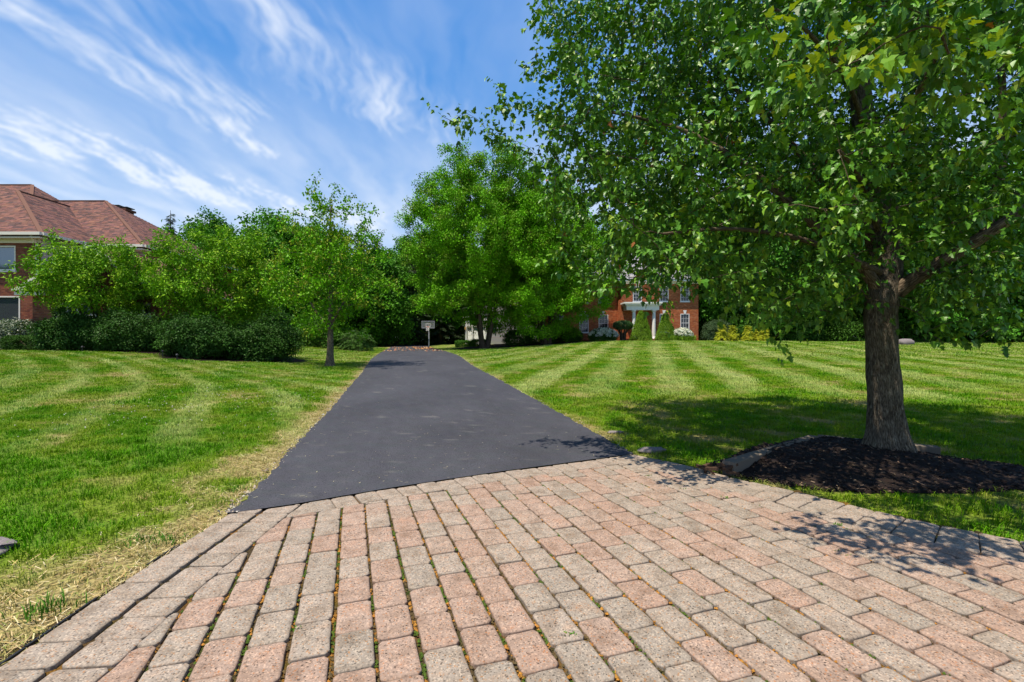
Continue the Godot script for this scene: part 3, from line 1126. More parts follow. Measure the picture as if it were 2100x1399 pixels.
# a tree in its own axes, base at the origin; returns its root
func leafy_tree(called: String, label: String, where: Vector3, stems: Array, targets: Array, o: Dictionary, group := "") -> Node3D:
	var root := thing(called, label, "tree", where, group)
	var rel := []
	var tr := Buf.new()
	for st in stems:
		var pts := smooth_line(st[0], o.get("stem_step", 0.5))
		rel.append([pts, st[1], st[2]])
		var pv := PackedVector3Array()
		var rv := PackedFloat32Array()
		for k in pts.size():
			pv.append(pts[k])
			var f := float(k) / (pts.size() - 1)
			var flare: float = 1.0 + 0.45 * exp(-(pts[k].y - where.y) / (st[1] * 1.6))
			rv.append(lerpf(st[1], st[2], pow(f, 0.8)) * flare)
		tr.tube(pv, rv, o.get("sides", 10))
	part("trunk", tr.mesh(), o.bark, root)
	var g := grow(rel, targets, where.y + o.lowest, o.get("tip", 0.006), o.get("seg", 0.5), o.get("thick", 2.5))
	part("branches", wood(g, o.get("cut", 0.0)), o.bark, root).set_meta("kind", "stuff")
	var sets := []
	for k in o.meshes.size():
		sets.append(Many.new())
	var cc: Vector3 = o.center
	for ch in g.chains:
		var along := 0.0
		for k in range(ch.size() - 1, 0, -1):
			var p: Vector3 = g.pos[ch[k]]
			var q: Vector3 = g.pos[ch[k - 1]]
			var l := p.distance_to(q)
			var cnt := maxi(1, int(l / o.gap))
			for s in cnt:
				if along > o.reach:
					break
				along += l / cnt
				for rep in o.get("per", 1):
					var w: Vector3 = p.lerp(q, (s + rng.randf() * 0.8) / cnt) + rand_dir() * o.get("jitter", 0.1)
					var col := vary(o.color, 0.28)
					if along < o.reach * 0.25 and rng.randf() < o.get("young", 0.2):
						col = vary(o.get("young_color", Color(0.16, 0.22, 0.02)), 0.2)
					put_sprig(sets[rng.randi() % sets.size()], w, (w - cc).normalized(), o.size * rng.randf_range(0.75, 1.25), col)
			if along > o.reach:
				break
	for k in sets.size():
		many("crown", o.meshes[k], o.leaf, sets[k], root)
	return root

func copy_tree(src: Node3D, label: String, where: Vector3, turn: float, scale: float, group := "") -> Node3D:
	var c: Node3D = src.duplicate()
	c.name = numbered(String(src.name).rstrip("0123456789").rstrip("_"))
	add_child(c)
	c.position = where
	c.rotation.y = turn
	c.scale = Vector3.ONE * scale
	tag(c, label, src.get_meta("category"), group)
	return c

# ---------- shrubs
func shrub(called: String, label: String, where: Vector3, rad: Vector3, meshes: Array, m: Material, count: int, color: Color, o := {}) -> Node3D:
	var root := thing(called, label, o.get("category", "shrub"), where, o.get("group", ""))
	var sets := []
	for k in meshes.size():
		sets.append(Many.new())
	var lump := noise(int(absf(where.x) * 31.0 + absf(where.z) * 17.0) + 5, 0.02, 2)
	var lo: float = o.get("low", -0.75)
	var c := where + Vector3.UP * rad.y * -lo
	var made := 0
	while made < count:
		var q := rand_dir()
		if q.y < lo:
			continue
		var pw: float = o.get("square", 1.0)   # below one: a boxier outline
		var k: float = 1.0 + o.get("rough", 0.18) * lump.get_noise_3d(q.x * 70.0, q.y * 70.0, q.z * 70.0)
		var e := Vector3(signf(q.x) * pow(absf(q.x), pw), signf(q.y) * pow(absf(q.y), pw), signf(q.z) * pow(absf(q.z), pw))
		if pw < 1.0:
			e = Vector3(clampf(e.x, -0.9, 0.9), clampf(e.y, lo, 0.85), clampf(e.z, -0.9, 0.9))
		if o.has("cone"):
			var t := clampf((q.y - lo) / (1.0 - lo), 0.0, 1.0)
			var wd := pow(1.0 - t, float(o.cone)) * 1.05 + 0.02
			var hz := Vector2(q.x, q.z).normalized()
			e = Vector3(hz.x * wd, q.y, hz.y * wd)
		var r: float = lerpf(o.get("inner", 0.72), 1.0, pow(rng.randf(), 0.55)) * k
		var p := c + Vector3(e.x * rad.x * r, e.y * rad.y * (r if not o.has("cone") else k), e.z * rad.z * r)
		if p.y < where.y - 0.02:
			continue
		put_sprig(sets[rng.randi() % sets.size()], p, Vector3(e.x, e.y * 0.6, e.z) * 1.6, o.get("size", 1.0) * rng.randf_range(0.75, 1.25), vary(color, 0.25) if rng.randf() > o.get("second", 0.0) else vary(o.get("second_color", color), 0.15))
		made += 1
	for k in sets.size():
		many("foliage", meshes[k], m, sets[k], root)
	var b := Buf.new()
	var n: int = o.get("stems", 6)
	for k in n:
		var a := TAU * k / n + rng.randf_range(-0.4, 0.4)
		var f := Vector3(cos(a) * rad.x, 0, sin(a) * rad.z)
		b.tube(PackedVector3Array([where + f * 0.08 + Vector3.DOWN * 0.05, where + f * 0.25 + Vector3.UP * rad.y * 0.5, where + f * 0.55 + Vector3.UP * rad.y * (-lo + 0.35)]), PackedFloat32Array([0.03, 0.022, 0.01]), 5)
	part("stems", b.mesh(), M.bark_dark, root)
	return root

func conifer(called: String, label: String, where: Vector3, tall: float, wide: float, low: float, color: Color, sprays: Array, group := "") -> Node3D:
	var root := thing(called, label, "tree", where, group)
	var b := Buf.new()
	b.tube(PackedVector3Array([where + Vector3.DOWN * 0.1, where + Vector3.UP * tall * 0.5, where + Vector3.UP * tall]), PackedFloat32Array([tall * 0.016, tall * 0.009, 0.015]), 8)
	part("trunk", b.mesh(), M.bark_dark, root)
	var sets := []
	for k in sprays.size():
		sets.append(Many.new())
	var limbs := Buf.new()
	var y := low
	while y < tall * 0.985:
		var t := (y - low) / (tall - low)
		var reach := wide * pow(1.0 - t, 0.85) * rng.randf_range(0.8, 1.15) + 0.12
		var n := 6 if t < 0.8 else 4
		for k in n:
			var a := TAU * (k + rng.randf()) / n
			var dir := Vector3(cos(a), -0.18, sin(a)).normalized()
			var l := reach * rng.randf_range(0.75, 1.1)
			var base := where + Vector3.UP * (y + rng.randf_range(-0.15, 0.15))
			limbs.tube(PackedVector3Array([base, base + dir * l * 0.5 + Vector3.DOWN * l * 0.06, base + dir * l]), PackedFloat32Array([0.03, 0.02, 0.008]), 4)
			var s := 0.15
			while s < l:
				var p := base + dir * s + Vector3.DOWN * 0.06 * s + rand_dir() * 0.06
				for w in [-0.7, 0.0, 0.7]:
					var z := (dir.rotated(Vector3.UP, w + rng.randf_range(-0.3, 0.3)) + Vector3.DOWN * rng.randf_range(0.1, 0.55)).normalized()
					var x := Vector3.UP.cross(z).normalized()
					var q := (0.55 + 0.35 * rng.randf()) * (0.7 if t > 0.85 else 1.0)
					sets[rng.randi() % sets.size()].put(x * q, z.cross(x) * q, z * q, p, vary(color, 0.3))
				s += 0.30
		y += maxf(0.22, 0.035 * tall * (1.0 - 0.5 * t))
	part("limbs", limbs.mesh(), M.bark_dark, root)
	for k in sets.size():
		many("needles", sprays[k], M.needle, sets[k], root)
	return root

# ---------- the maple in its mulch bed
func near_maple() -> void:
	var base := Vector3(4.23, 0.10, -5.3)
	var root := thing("maple_tree", "large maple with furrowed grey trunk in the timber-edged mulch bed", "tree", base)
	var trunk_px := [[1825, 912, 5.3], [1820, 860, 5.3], [1814, 780, 5.3], [1807, 690, 5.3], [1808, 620, 5.3], [1822, 540, 5.35], [1810, 430, 5.4], [1786, 325, 5.4], [1766, 200, 5.4], [1762, 100, 5.4], [1768, 0, 5.45]]
	var main_ := []
	for q in trunk_px:
		main_.append(px(q[0], q[1], q[2]))
	main_[0].y = 0.04
	main_.append(main_[10] + Vector3(0.05, 1.5, -0.1))
	main_.append(main_[10] + Vector3(0.1, 3.2, -0.1))
	var right_ := [px(1822, 612, 5.3), px(1880, 570, 5.15), px(1960, 520, 4.9), px(2040, 470, 4.7), px(2130, 400, 4.6), px(2230, 250, 4.6)]
	var right2 := [px(2020, 480, 4.75), px(2055, 330, 4.7), px(2052, 120, 4.7), px(2034, 0, 4.8), px(2030, -200, 4.9)]
	var left_ := [px(1806, 600, 5.3), px(1765, 545, 5.2), px(1690, 480, 5.05), px(1600, 400, 4.95), px(1500, 320, 4.9), px(1380, 260, 5.0), px(1250, 230, 5.1)]
	var low_ := [px(1806, 560, 5.3), px(1740, 530, 5.0), px(1640, 490, 4.7), px(1500, 470, 4.5), px(1360, 480, 4.5)]
	var lm := [px(1800, 480, 5.4), px(1700, 380, 5.7), px(1580, 250, 6.0), px(1450, 130, 6.2), px(1330, 20, 6.3)]
	var back := [px(1815, 560, 5.35), Vector3(4.5, 3.2, -6.3), Vector3(4.9, 4.3, -7.6), Vector3(5.3, 5.4, -8.6)]
	var back2 := [px(1812, 500, 5.4), Vector3(3.5, 3.5, -6.6), Vector3(2.6, 4.4, -7.8), Vector3(2.0, 5.2, -8.7)]
	var front := [px(1800, 470, 5.35), px(1770, 380, 4.6), px(1740, 330, 4.0), px(1720, 310, 3.6)]
	var front3 := [px(1800, 400, 5.4), px(1880, 200, 4.4), px(1950, 60, 3.6), px(1930, -20, 3.0), px(1880, -40, 2.6)]
	var front2 := [px(1790, 330, 5.4), px(1740, 170, 4.7), px(1650, 60, 4.1), px(1590, 20, 3.7)]
	var stems := [[main_, 0.176, 0.05], [right_, 0.095, 0.025], [right2, 0.05, 0.015], [left_, 0.07, 0.015], [low_, 0.045, 0.012], [lm, 0.055, 0.015], [back, 0.07, 0.02], [back2, 0.06, 0.018], [front, 0.035, 0.012], [front2, 0.035, 0.012], [front3, 0.04, 0.012]]
	var rel := []
	var tb := Buf.new()
	var lb := Buf.new()
	var knots := noise(77, 2.4, 2)
	for s in stems.size():
		var st: Array = stems[s]
		var pts := smooth_line(st[0], 0.07 if s == 0 else 0.16)
		var pv := PackedVector3Array()
		var rv := PackedFloat32Array()
		for k in pts.size():
			var f := float(k) / (pts.size() - 1)
			var r: float = lerpf(st[1], st[2], pow(f, 0.75))
			if s == 0:
				var y: float = pts[k].y
				r *= 1.0 + 0.50 * exp(-maxf(0.0, y - 0.08) / 0.15) + 0.10 * exp(-pow((y - 1.82) / 0.18, 2.0)) + 0.07 * exp(-pow((y - 1.5) / 0.08, 2.0))
			pv.append(pts[k]); rv.append(r)
		if s == 0:
			tb.tube(pv, rv, 40)
			for k in tb.v.size():   # flutes, burls and root flare
				var q := tb.v[k]
				var ax: Vector3 = q - tb.n[k] * 0.2
				var ang := atan2(tb.n[k].x, tb.n[k].z)
				var fl := 0.012 * sin(ang * 5.0 + q.y * 1.2) * (1.0 + 1.6 * exp(-q.y / 0.25)) + 0.014 * knots.get_noise_3d(q.x * 2.0, q.y, q.z * 2.0)
				tb.v[k] = q + tb.n[k] * fl
		else:
			lb.tube(pv, rv, 12)
		rel.append([pts if s > 0 else smooth_line(st[0], 0.2), st[1], st[2]])
	part("trunk", tb.mesh(), M.bark_near, root)
	part("limbs", lb.mesh(), M.bark_limb, root)
	var targets := []
	for q in [[905, 238, 5.2], [930, 250, 5.2], [955, 232, 5.25], [990, 255, 5.2], [1020, 188, 5.3], [1035, 235, 5.3], [1060, 215, 5.35], [1010, 300, 5.2], [1060, 290, 5.2], [1110, 240, 5.3], [1100, 100, 5.5], [1110, 150, 5.5], [1130, 60, 5.5], [1110, 8, 5.5], [1150, -20, 5.5], [1090, 340, 5.2], [1130, 310, 5.2], [1130, 400, 5.1], [1160, 450, 5.1], [1150, 500, 5.0], [1190, 560, 4.9], [1215, 600, 4.8], [1250, 540, 4.7], [1290, 570, 4.6], [1340, 570, 4.5], [1320, 612, 4.5], [1350, 605, 4.5], [1300, 590, 4.6], [1380, 620, 4.5], [1420, 590, 4.4], [1480, 620, 4.4], [1520, 600, 4.4], [1550, 650, 4.4], [1600, 680, 4.5], [1590, 692, 4.6], [1640, 640, 4.4], [1690, 660, 4.4], [1935, 704, 4.2], [1900, 680, 4.3], [1880, 640, 4.4], [1960, 660, 4.2], [2010, 690, 4.2], [2060, 660, 4.2], [2090, 600, 4.2], [2000, 610, 4.4], [1940, 590, 4.6], [1620, 450, 3.5], [1575, 430, 3.6], [1690, 430, 3.35], [1720, 470, 3.3], [1765, 420, 3.4], [1750, 400, 3.5], [1560, 60, 3.6], [1600, 120, 3.5], [1430, 230, 3.9], [1460, 250, 3.8], [1850, 60, 3.4], [1900, 220, 3.5], [2050, 180, 3.4], [1840, 300, 3.6], [1820, 240, 3.6], [2060, 420, 3.6], [1980, 330, 3.6], [1500, 90, 3.8], [1690, 210, 3.7], [1390, 330, 4.1], [1700, 560, 3.9], [1560, 560, 4.0], [1240, 380, 4.6], [1300, 480, 4.5], [1350, 150, 4.6], [1250, 120, 5.0], [1280, 250, 4.8]]:
		targets.append(px(q[0], q[1], q[2]))
	var lump := noise(31, 0.03, 2)
	for k in 420:   # the low skirt on the drive side and towards the street
		var d := rng.randf_range(3.9, 6.6)
		var u := rng.randf_range(1190.0, 2100.0)
		var v := rng.randf_range(250.0, 655.0)
		if u < 1190.0 + (v - 250.0) * 0.22 or v > 545.0 + 100.0 * sst(1350.0, 1560.0, u) + 30.0 * sin(u * 0.02):
			continue
		targets.append(px(u, v, d))
	for k in 34:   # boughs reaching over the pavers
		targets.append(Vector3(rng.randf_range(1.25, 3.0), rng.randf_range(2.45, 3.4), -rng.randf_range(2.1, 2.8)))
	for k in 40:
		targets.append(px(rng.randf_range(1700.0, 2180.0), rng.randf_range(-230.0, 150.0), rng.randf_range(2.5, 3.2)))
	for k in 240:
		targets.append(Vector3(rng.randf_range(1.3, 4.6), rng.randf_range(2.4, 6.5), -rng.randf_range(6.2, 9.0)))
	for k in 260:
		var d := rng.randf_range(4.6, 6.8)
		targets.append(px(rng.randf_range(1120.0, 1700.0), rng.randf_range(-60.0, 420.0), d))
	var inner := crown(1500, Vector3(4.35, 5.3, -6.05), Vector3(3.95, 3.85, 3.15), 0.30, lump, 0.35, 0.25)
	for p in inner:
		if p.y < 1.75 or p.z > -2.9:
			continue
		targets.append(p)
	var g := grow(rel, targets, 1.75, 0.0028, 0.16, 2.6)
	part("twigs", wood(g, 0.0), M.bark_limb, root).set_meta("kind", "stuff")
	var leaves := []   # [x, y, z axes, place, colour]
	var c := Vector3(4.3, 5.0, -6.0)
	for ch in g.chains:
		var along := 0.0
		var flip := 0.0
		var tone := rng.randf_range(0.75, 1.2)
		for k in range(ch.size() - 1, 0, -1):
			var p: Vector3 = g.pos[ch[k]]
			var q: Vector3 = g.pos[ch[k - 1]]
			var l := p.distance_to(q)
			var cnt := maxi(1, int(l / 0.036))
			var dir := (p - q).normalized()
			var sd := dir.cross(Vector3.UP)
			sd = sd.normalized() if sd.length() > 0.05 else Vector3.RIGHT
			for s in cnt:
				if along > 1.15:
					break
				along += l / cnt
				flip += PI / 2
				var spots := []
				var o := p.lerp(q, float(s) / cnt)
				for h in 2:
					if rng.randf() > 0.10:
						spots.append([o, sd.rotated(dir, flip + PI * h + rng.randf_range(-0.4, 0.4)), dir])
				if rng.randf() < 0.85 and along > 0.05:
					var sdir := (sd.rotated(dir, rng.randf() * TAU) + dir * 0.6 + Vector3.DOWN * rng.randf_range(-0.3, 0.5)).normalized()
					var sl := rng.randf_range(0.08, 0.26)
					for h in 7:
						spots.append([o + sdir * sl * (0.4 + 0.15 * h), rand_dir(), sdir])
				for sx in spots:
					var at_: Vector3 = sx[0]
					if -at_.z < 5.2 and at_.y < 2.6:
						var uu := 1050.0 + at_.x / -at_.z * F
						if uu > 1752.0 and uu < 1885.0 and (at_.y - EYE) / -at_.z * F < 215.0 and (at_.y - EYE) / -at_.z * F > 30.0 and rng.randf() < 0.85:
							continue
					var ax: Vector3 = sx[1]
					var axis: Vector3 = (ax * 0.8 + sx[2] * 0.55 + Vector3.DOWN * rng.randf_range(0.25, 1.2) + rand_dir() * 0.3).normalized()
					var face: Vector3 = (Vector3.UP * 0.8 + ax * 0.7 + rand_dir() * 0.55)
					var x := face.cross(axis).normalized()
					var y := axis.cross(x)
					var size := rng.randf_range(0.044, 0.076)
					if along < 0.09:
						size *= 0.75
					var col := vary(Color(0.064, 0.172, 0.012) * tone, 0.22)
					var qn := rng.randf()
					if along < 0.11 and qn < 0.18:
						col = vary(Color(0.20, 0.29, 0.022), 0.25)
					elif along < 0.25 and qn < 0.3:
						col = vary(Color(0.14, 0.29, 0.016), 0.2)
					elif qn > 0.998:
						col = Color(0.25, 0.09, 0.02)
					leaves.append([x * size, y * size, axis * size, sx[0] + ax * 0.012, col])
			if along > 1.15:
				break
	var shapes := [maple_leaf(0.30, 0.22, 0.05), maple_leaf(0.45, 0.35, -0.08), maple_leaf(0.15, 0.12, 0.10), maple_leaf(0.55, 0.45, 0.0)]
	var order := []
	for k in leaves.size():
		var o: Vector3 = leaves[k][3]
		var d := -o.z
		var u := absf(o.x / d * F)
		var v := absf((o.y - EYE) / d * F)
		if d > 0.5 and u < 1040.0 and v < 690.0:
			order.append([d, k])
	order.sort_custom(func(a, b2): return a[0] < b2[0])
	var single_ := {}
	for k in mini(300, order.size()):
		single_[order[k][1]] = true
	var sets := [Many.new(), Many.new(), Many.new(), Many.new()]
	for k in leaves.size():
		var l: Array = leaves[k]
		if single_.has(k):
			var cc: Color = l[4]
			var best := 0
			var bd := 1e9
			for q in 6:
				var mc: Color = M["leaf_%d" % q].albedo_color.srgb_to_linear()
				var dd := absf(mc.r - cc.r) + absf(mc.g - cc.g)
				if dd < bd:
					bd = dd; best = q
			var o := part("leaf", shapes[k % 4], M["leaf_%d" % best], root)
			o.transform = Transform3D(Basis(l[0], l[1], l[2]), l[3] - root.position)
		else:
			sets[k % 4].put(l[0], l[1], l[2], l[3], l[4])
	for k in 4:
		many("crown", shapes[k], M.maple_leaf, sets[k], root)
	print("maple leaves ", leaves.size(), " twigs ", g.chains.size())

func make_bed() -> void:
	# mulch mound
	var b := Buf.new()
	var step := 0.045
	var cols := {}
	var lo := Vector2(1.9, 3.9)
	var nx := int(3.8 / step)
	var nd := int(2.1 / step)
	for j in nd + 1:
		for k in nx + 1:
			var p := lo + Vector2(k, j) * step
			if not inside(bed_poly, p.x, p.y):
				continue
			var e := to_line(BED_FRONT, p)
			var y := 0.125 * sst(0.0, 0.9, e) + 0.02 * n_fine.get_noise_2d(p.x * 3.5, p.y * 3.5) * sst(0.0, 0.12, e) - 0.035 * sst(0.1, 0.0, e)
			cols[Vector2i(k, j)] = b.v.size()
			b.v.append(Vector3(p.x, y, -p.y)); b.n.append(Vector3.UP); b.uv.append(p); b.c.append(Color(0.024, 0.016, 0.013) * (1.0 + 0.6 * n_fine.get_noise_2d(p.x * 5.0, p.y * 5.0)))
	for key in cols:
		var r: Vector2i = key + Vector2i(1, 0)
		var u: Vector2i = key + Vector2i(0, 1)
		var ru: Vector2i = key + Vector2i(1, 1)
		if cols.has(r) and cols.has(u) and cols.has(ru):
			b.i.append_array([cols[key], cols[u], cols[r], cols[r], cols[u], cols[ru]])
	var o := structure("mulch_bed", b.mesh(true, true), M.mulch)
	var chip := Buf.new()
	chip.box(Vector3(-0.5, -0.5, -0.5), Vector3(0.5, 0.5, 0.5))
	var rows := Many.new()
	for k in 9000:
		var p := lo + Vector2(rng.randf() * 3.8, rng.randf() * 2.0)
		if not inside(bed_poly, p.x, p.y):
			continue
		var e := to_line(BED_FRONT, p)
		var y := 0.125 * sst(0.0, 0.9, e) + 0.02 * n_fine.get_noise_2d(p.x * 3.5, p.y * 3.5) - 0.01
		var bs := Basis.from_euler(Vector3(rng.randf_range(-0.5, 0.5), rng.randf() * TAU, rng.randf_range(-0.5, 0.5)))
		var c := vary(Color(0.026, 0.017, 0.013), 0.5)
		if rng.randf() < 0.08:
			c = vary(Color(0.16, 0.11, 0.07), 0.3)
		rows.put(bs.x * rng.randf_range(0.015, 0.05), bs.y * rng.randf_range(0.003, 0.008), bs.z * rng.randf_range(0.006, 0.014), Vector3(p.x, y, -p.y) + Vector3.UP * rng.randf_range(0.0, 0.014), c)
	many("bark_chips", chip.mesh(), M.litter, rows, o)
	# timbers
	var t := [["weathered grey timber running along the drive side of the mulch bed", Vector3(2.13, 0.065, -4.66), Vector3(3.72, 0.085, -5.83)], ["grey timber behind the maple trunk at the back of the mulch bed", Vector3(3.80, 0.08, -5.86), Vector3(4.90, 0.035, -5.44)]]
	for q in t:
		var tb := Buf.new()
		var a: Vector3 = q[1]
		var e: Vector3 = q[2]
		var dir := (e - a).normalized()
		var s := dir.cross(Vector3.UP).normalized()
		var u := s.cross(dir)
		var prev := []
		for k in 13:
			var f := k / 12.0
			var m := a.lerp(e, f)
			var ring := []
			for w in [[-0.06, -0.105], [0.06, -0.105], [0.06, 0.042], [0.05, 0.052], [-0.05, 0.052], [-0.06, 0.042]]:
				ring.append(m + s * (w[0] + rng.randf_range(-0.003, 0.003)) + u * (w[1] + rng.randf_range(-0.003, 0.003)))
			if k > 0:
				for w in 6:
					var w2 := (w + 1) % 6
					tb.quad(prev[w], ring[w], ring[w2], prev[w2])
			if k == 0:
				for w in range(1, 5):
					tb.tri(ring[0], ring[w], ring[w + 1])
			if k == 12:
				for w in range(1, 5):
					tb.tri(ring[0], ring[w + 1], ring[w])
			prev = ring
		var rt := single("landscape_timber", null, M.timber, q[0], "timber", Vector3(a.x, 0, a.z), "timbers edging the mulch bed")
		for k in tb.v.size():
			tb.v[k] -= rt.position
		rt.mesh = tb.mesh()
	# rotten splinters at the near end of the first timber
	var sp := thing("rotten_timber_end", "broken rotten chunk of wood at the near end of the bed timber", "wood chunk", Vector3(2.02, 0.0, -4.62))
	for k in 9:
		var f := Buf.new()
		var o2 := Vector3(rng.randf_range(1.86, 2.16), 0.02 + 0.05 * rng.randf(), -rng.randf_range(4.54, 4.72))
		var dr := Vector3(rng.randf_range(-1, 1), rng.randf_range(-0.1, 0.3), rng.randf_range(-0.5, 0.5)).normalized()
		f.bar(o2 - dr * 0.07, o2 + dr * rng.randf_range(0.05, 0.11), rng.randf_range(0.02, 0.05), rng.randf_range(0.015, 0.03))
		part("splinter", f.mesh(), M.rotten, sp)
	# stones in the grass
	stone_lump("field_stone", "flat grey stone half sunk in the grass between drive and mulch bed", Vector3(1.66, -0.01, -5.62), Vector3(0.17, 0.04, 0.08), 3)
	stone_lump("field_stone", "pale narrow stone at the right lawn edge beside the blacktop", Vector3(1.48, -0.015, -6.75), Vector3(0.12, 0.03, 0.04), 4)
	stone_lump("stepping_stone", "pale flat concrete slab sunk in the grass by the paver border", Vector3(-3.42, -0.02, -2.95), Vector3(0.30, 0.045, 0.17), 6)
	stone_lump("boulder", "grey boulder at the edge of the dark woods behind the maple", at(28.3, 34.0), Vector3(0.55, 0.34, 0.4), 8)

func stone_lump(called: String, label: String, where: Vector3, r: Vector3, s: int) -> void:
	var b := Buf.new()
	var nz := noise(s, 0.9, 3)
	var m := 14
	for j in 9:
		var ph := PI * j / 8.0
		for k in m:
			var a := TAU * k / m
			var q := Vector3(sin(ph) * cos(a), cos(ph), sin(ph) * sin(a))
			var rr := 1.0 + 0.35 * nz.get_noise_3d(q.x * 1.5, q.y * 1.5, q.z * 1.5)
			var y := clampf(q.y * rr, -0.6, 0.85)
			b.v.append(Vector3(q.x * rr * r.x, y * r.y, q.z * rr * r.z)); b.n.append(q); b.uv.append(Vector2.ZERO); b.c.append(Color.WHITE)
	for j in 8:
		for k in m:
			var k2 := (k + 1) % m
			b.i.append_array([j * m + k, j * m + k2, (j + 1) * m + k, j * m + k2, (j + 1) * m + k2, (j + 1) * m + k])
	single(called, b.mesh(true), M.rock, label, "stone", where + Vector3.UP * r.y * 0.3)
# ---------- building pieces
func free_runs(w0: float, w1: float, holes: Array, y0: float, y1: float) -> Array:
	var runs := [[w0, w1]]
	for h in holes:
		if h.position.y >= y1 - 0.001 or h.end.y <= y0 + 0.001:
			continue
		var next := []
		for r in runs:
			if h.end.x <= r[0] or h.position.x >= r[1]:
				next.append(r)
				continue
			if h.position.x > r[0]: next.append([r[0], h.position.x])
			if h.end.x < r[1]: next.append([h.end.x, r[1]])
		runs = next
	return runs

# o: lower left corner of the outer face as one looks at it, r: unit vector to the right
func wall(parent: Node3D, o: Vector3, r: Vector3, w: float, h: float, holes: Array, m: Material, o2 := {}) -> MeshInstance3D:
	var out := r.cross(Vector3.UP)
	var th := 0.28
	var peak: float = o2.get("peak", 0.0)
	var b := Buf.new()
	var ys := [0.0, h]
	for q in holes:
		ys.append(q.position.y); ys.append(q.end.y)
	ys.sort()
	for k in ys.size() - 1:
		if ys[k + 1] - ys[k] < 0.001:
			continue
		for run in free_runs(0.0, w, holes, ys[k], ys[k + 1]):
			b.frame_box(o + r * run[0] + Vector3.UP * ys[k] - out * th, r * (run[1] - run[0]), Vector3.UP * (ys[k + 1] - ys[k]), out * th)
	if peak > 0.0:
		var a := o + Vector3.UP * h
		var c := a + r * w
		var t := a + r * w / 2 + Vector3.UP * peak
		b.tri(a, c, t); b.tri(c - out * th, a - out * th, t - out * th)
		b.quad(c, c - out * th, t - out * th, t); b.quad(a - out * th, a, t, t - out * th)
	var wl := part("wall", b.mesh(), m, parent)
	var rows := Many.new()
	var brick: bool = o2.get("brick", true)
	var ph := 0.075 if brick else 0.13
	var y := 0.0
	var k2 := 0
	while y < h + peak - 0.03:
		var lim := Vector2(0, w)
		if y + ph > h and peak > 0.0:
			var half := w / 2 * (1.0 - (y + ph - h) / peak)
			lim = Vector2(w / 2 - half, w / 2 + half)
		if y > h and peak == 0.0:
			break
		for run in free_runs(lim.x, lim.y, holes, y, y + ph):
			if brick:
				var x := -0.105 if k2 % 2 == 0 else 0.0
				x += floorf(run[0] / 0.21) * 0.21
				while x < run[1]:
					var x0 := maxf(x, run[0])
					var x1 := minf(x + 0.203, run[1])
					if x1 - x0 > 0.03:
						var c: Color = vary(o2.colors[rng.randi() % o2.colors.size()], 0.22)
						rows.put(r * (x1 - x0), Vector3.UP * 0.062, out * 0.014, o + r * (x0 + x1) / 2 + Vector3.UP * (y + ph / 2) + out * 0.004, c)
					x += 0.21
			else:
				rows.put(r * (run[1] - run[0]), (Vector3.UP * ph * 1.02 - out * 0.016), out * 0.014, o + r * (run[0] + run[1]) / 2 + Vector3.UP * (y + ph / 2) + out * 0.008, vary(o2.colors[0], 0.03))
		y += ph
		k2 += 1
	var bx := Buf.new()
	bx.box(Vector3.ONE * -0.5, Vector3.ONE * 0.5)
	many("bricks" if brick else "siding_boards", bx.mesh(), M.brick if brick else M.siding, rows, wl)
	return wl

func window(parent: Node3D, o: Vector3, r: Vector3, q: Rect2, cols: int, rws: int, o2 := {}) -> MeshInstance3D:
	var out := r.cross(Vector3.UP)
	var p := o + r * q.position.x + Vector3.UP * q.position.y
	var w := q.size.x
	var h := q.size.y
	var fw: float = o2.get("frame", 0.07)
	var b := Buf.new()
	var dp := 0.11
	var bk := p - out * 0.085
	b.frame_box(bk, r * fw, Vector3.UP * h, out * dp)
	b.frame_box(bk + r * (w - fw), r * fw, Vector3.UP * h, out * dp)
	b.frame_box(bk + r * fw, r * (w - 2 * fw), Vector3.UP * fw, out * dp)
	b.frame_box(bk + r * fw + Vector3.UP * (h - fw), r * (w - 2 * fw), Vector3.UP * fw, out * dp)
	var f := part("window", b.mesh(), o2.get("trim", M.white_paint), parent)
	var g := Buf.new()
	g.frame_box(p + r * (fw - 0.004) + Vector3.UP * (fw - 0.004) - out * 0.060, r * (w - 2 * fw + 0.008), Vector3.UP * (h - 2 * fw + 0.008), out * 0.012)
	part("pane", g.mesh(), o2.get("glass", M.glass), f)
	var iw := w - 2 * fw
	var ih := h - 2 * fw
	for k in range(1, cols):
		var mb := Buf.new()
		mb.frame_box(p + r * (fw + iw * k / cols - 0.009) + Vector3.UP * fw - out * 0.046, r * 0.018, Vector3.UP * ih, out * 0.022)
		part("muntin", mb.mesh(), o2.get("trim", M.white_paint), f)
	for k in range(1, rws):
		var mb := Buf.new()
		var t := 0.045 if k * 2 == rws else 0.018
		mb.frame_box(p + r * fw + Vector3.UP * (fw + ih * k / rws - t / 2) - out * 0.045, r * iw, Vector3.UP * t, out * 0.024)
		part("muntin", mb.mesh(), o2.get("trim", M.white_paint), f)
	var s := Buf.new()
	s.frame_box(p - r * 0.06 - Vector3.UP * 0.09 - out * 0.02, r * (w + 0.12), Vector3.UP * 0.087, out * 0.11)
	part("sill", s.mesh(), o2.get("trim", M.white_paint), f)
	if o2.get("keystone", false):
		var ks := Buf.new()
		var c := p + r * w / 2 + Vector3.UP * (h + 0.01) - out * 0.01
		ks.hexa([c - r * 0.10 + out * 0.05, c + r * 0.10 + out * 0.05, c + r * 0.10, c - r * 0.10, c - r * 0.18 + out * 0.05 + Vector3.UP * 0.36, c + r * 0.18 + out * 0.05 + Vector3.UP * 0.36, c + r * 0.18 + Vector3.UP * 0.36, c - r * 0.18 + Vector3.UP * 0.36])
		part("keystone", ks.mesh(), M.white_paint, f)
	return f

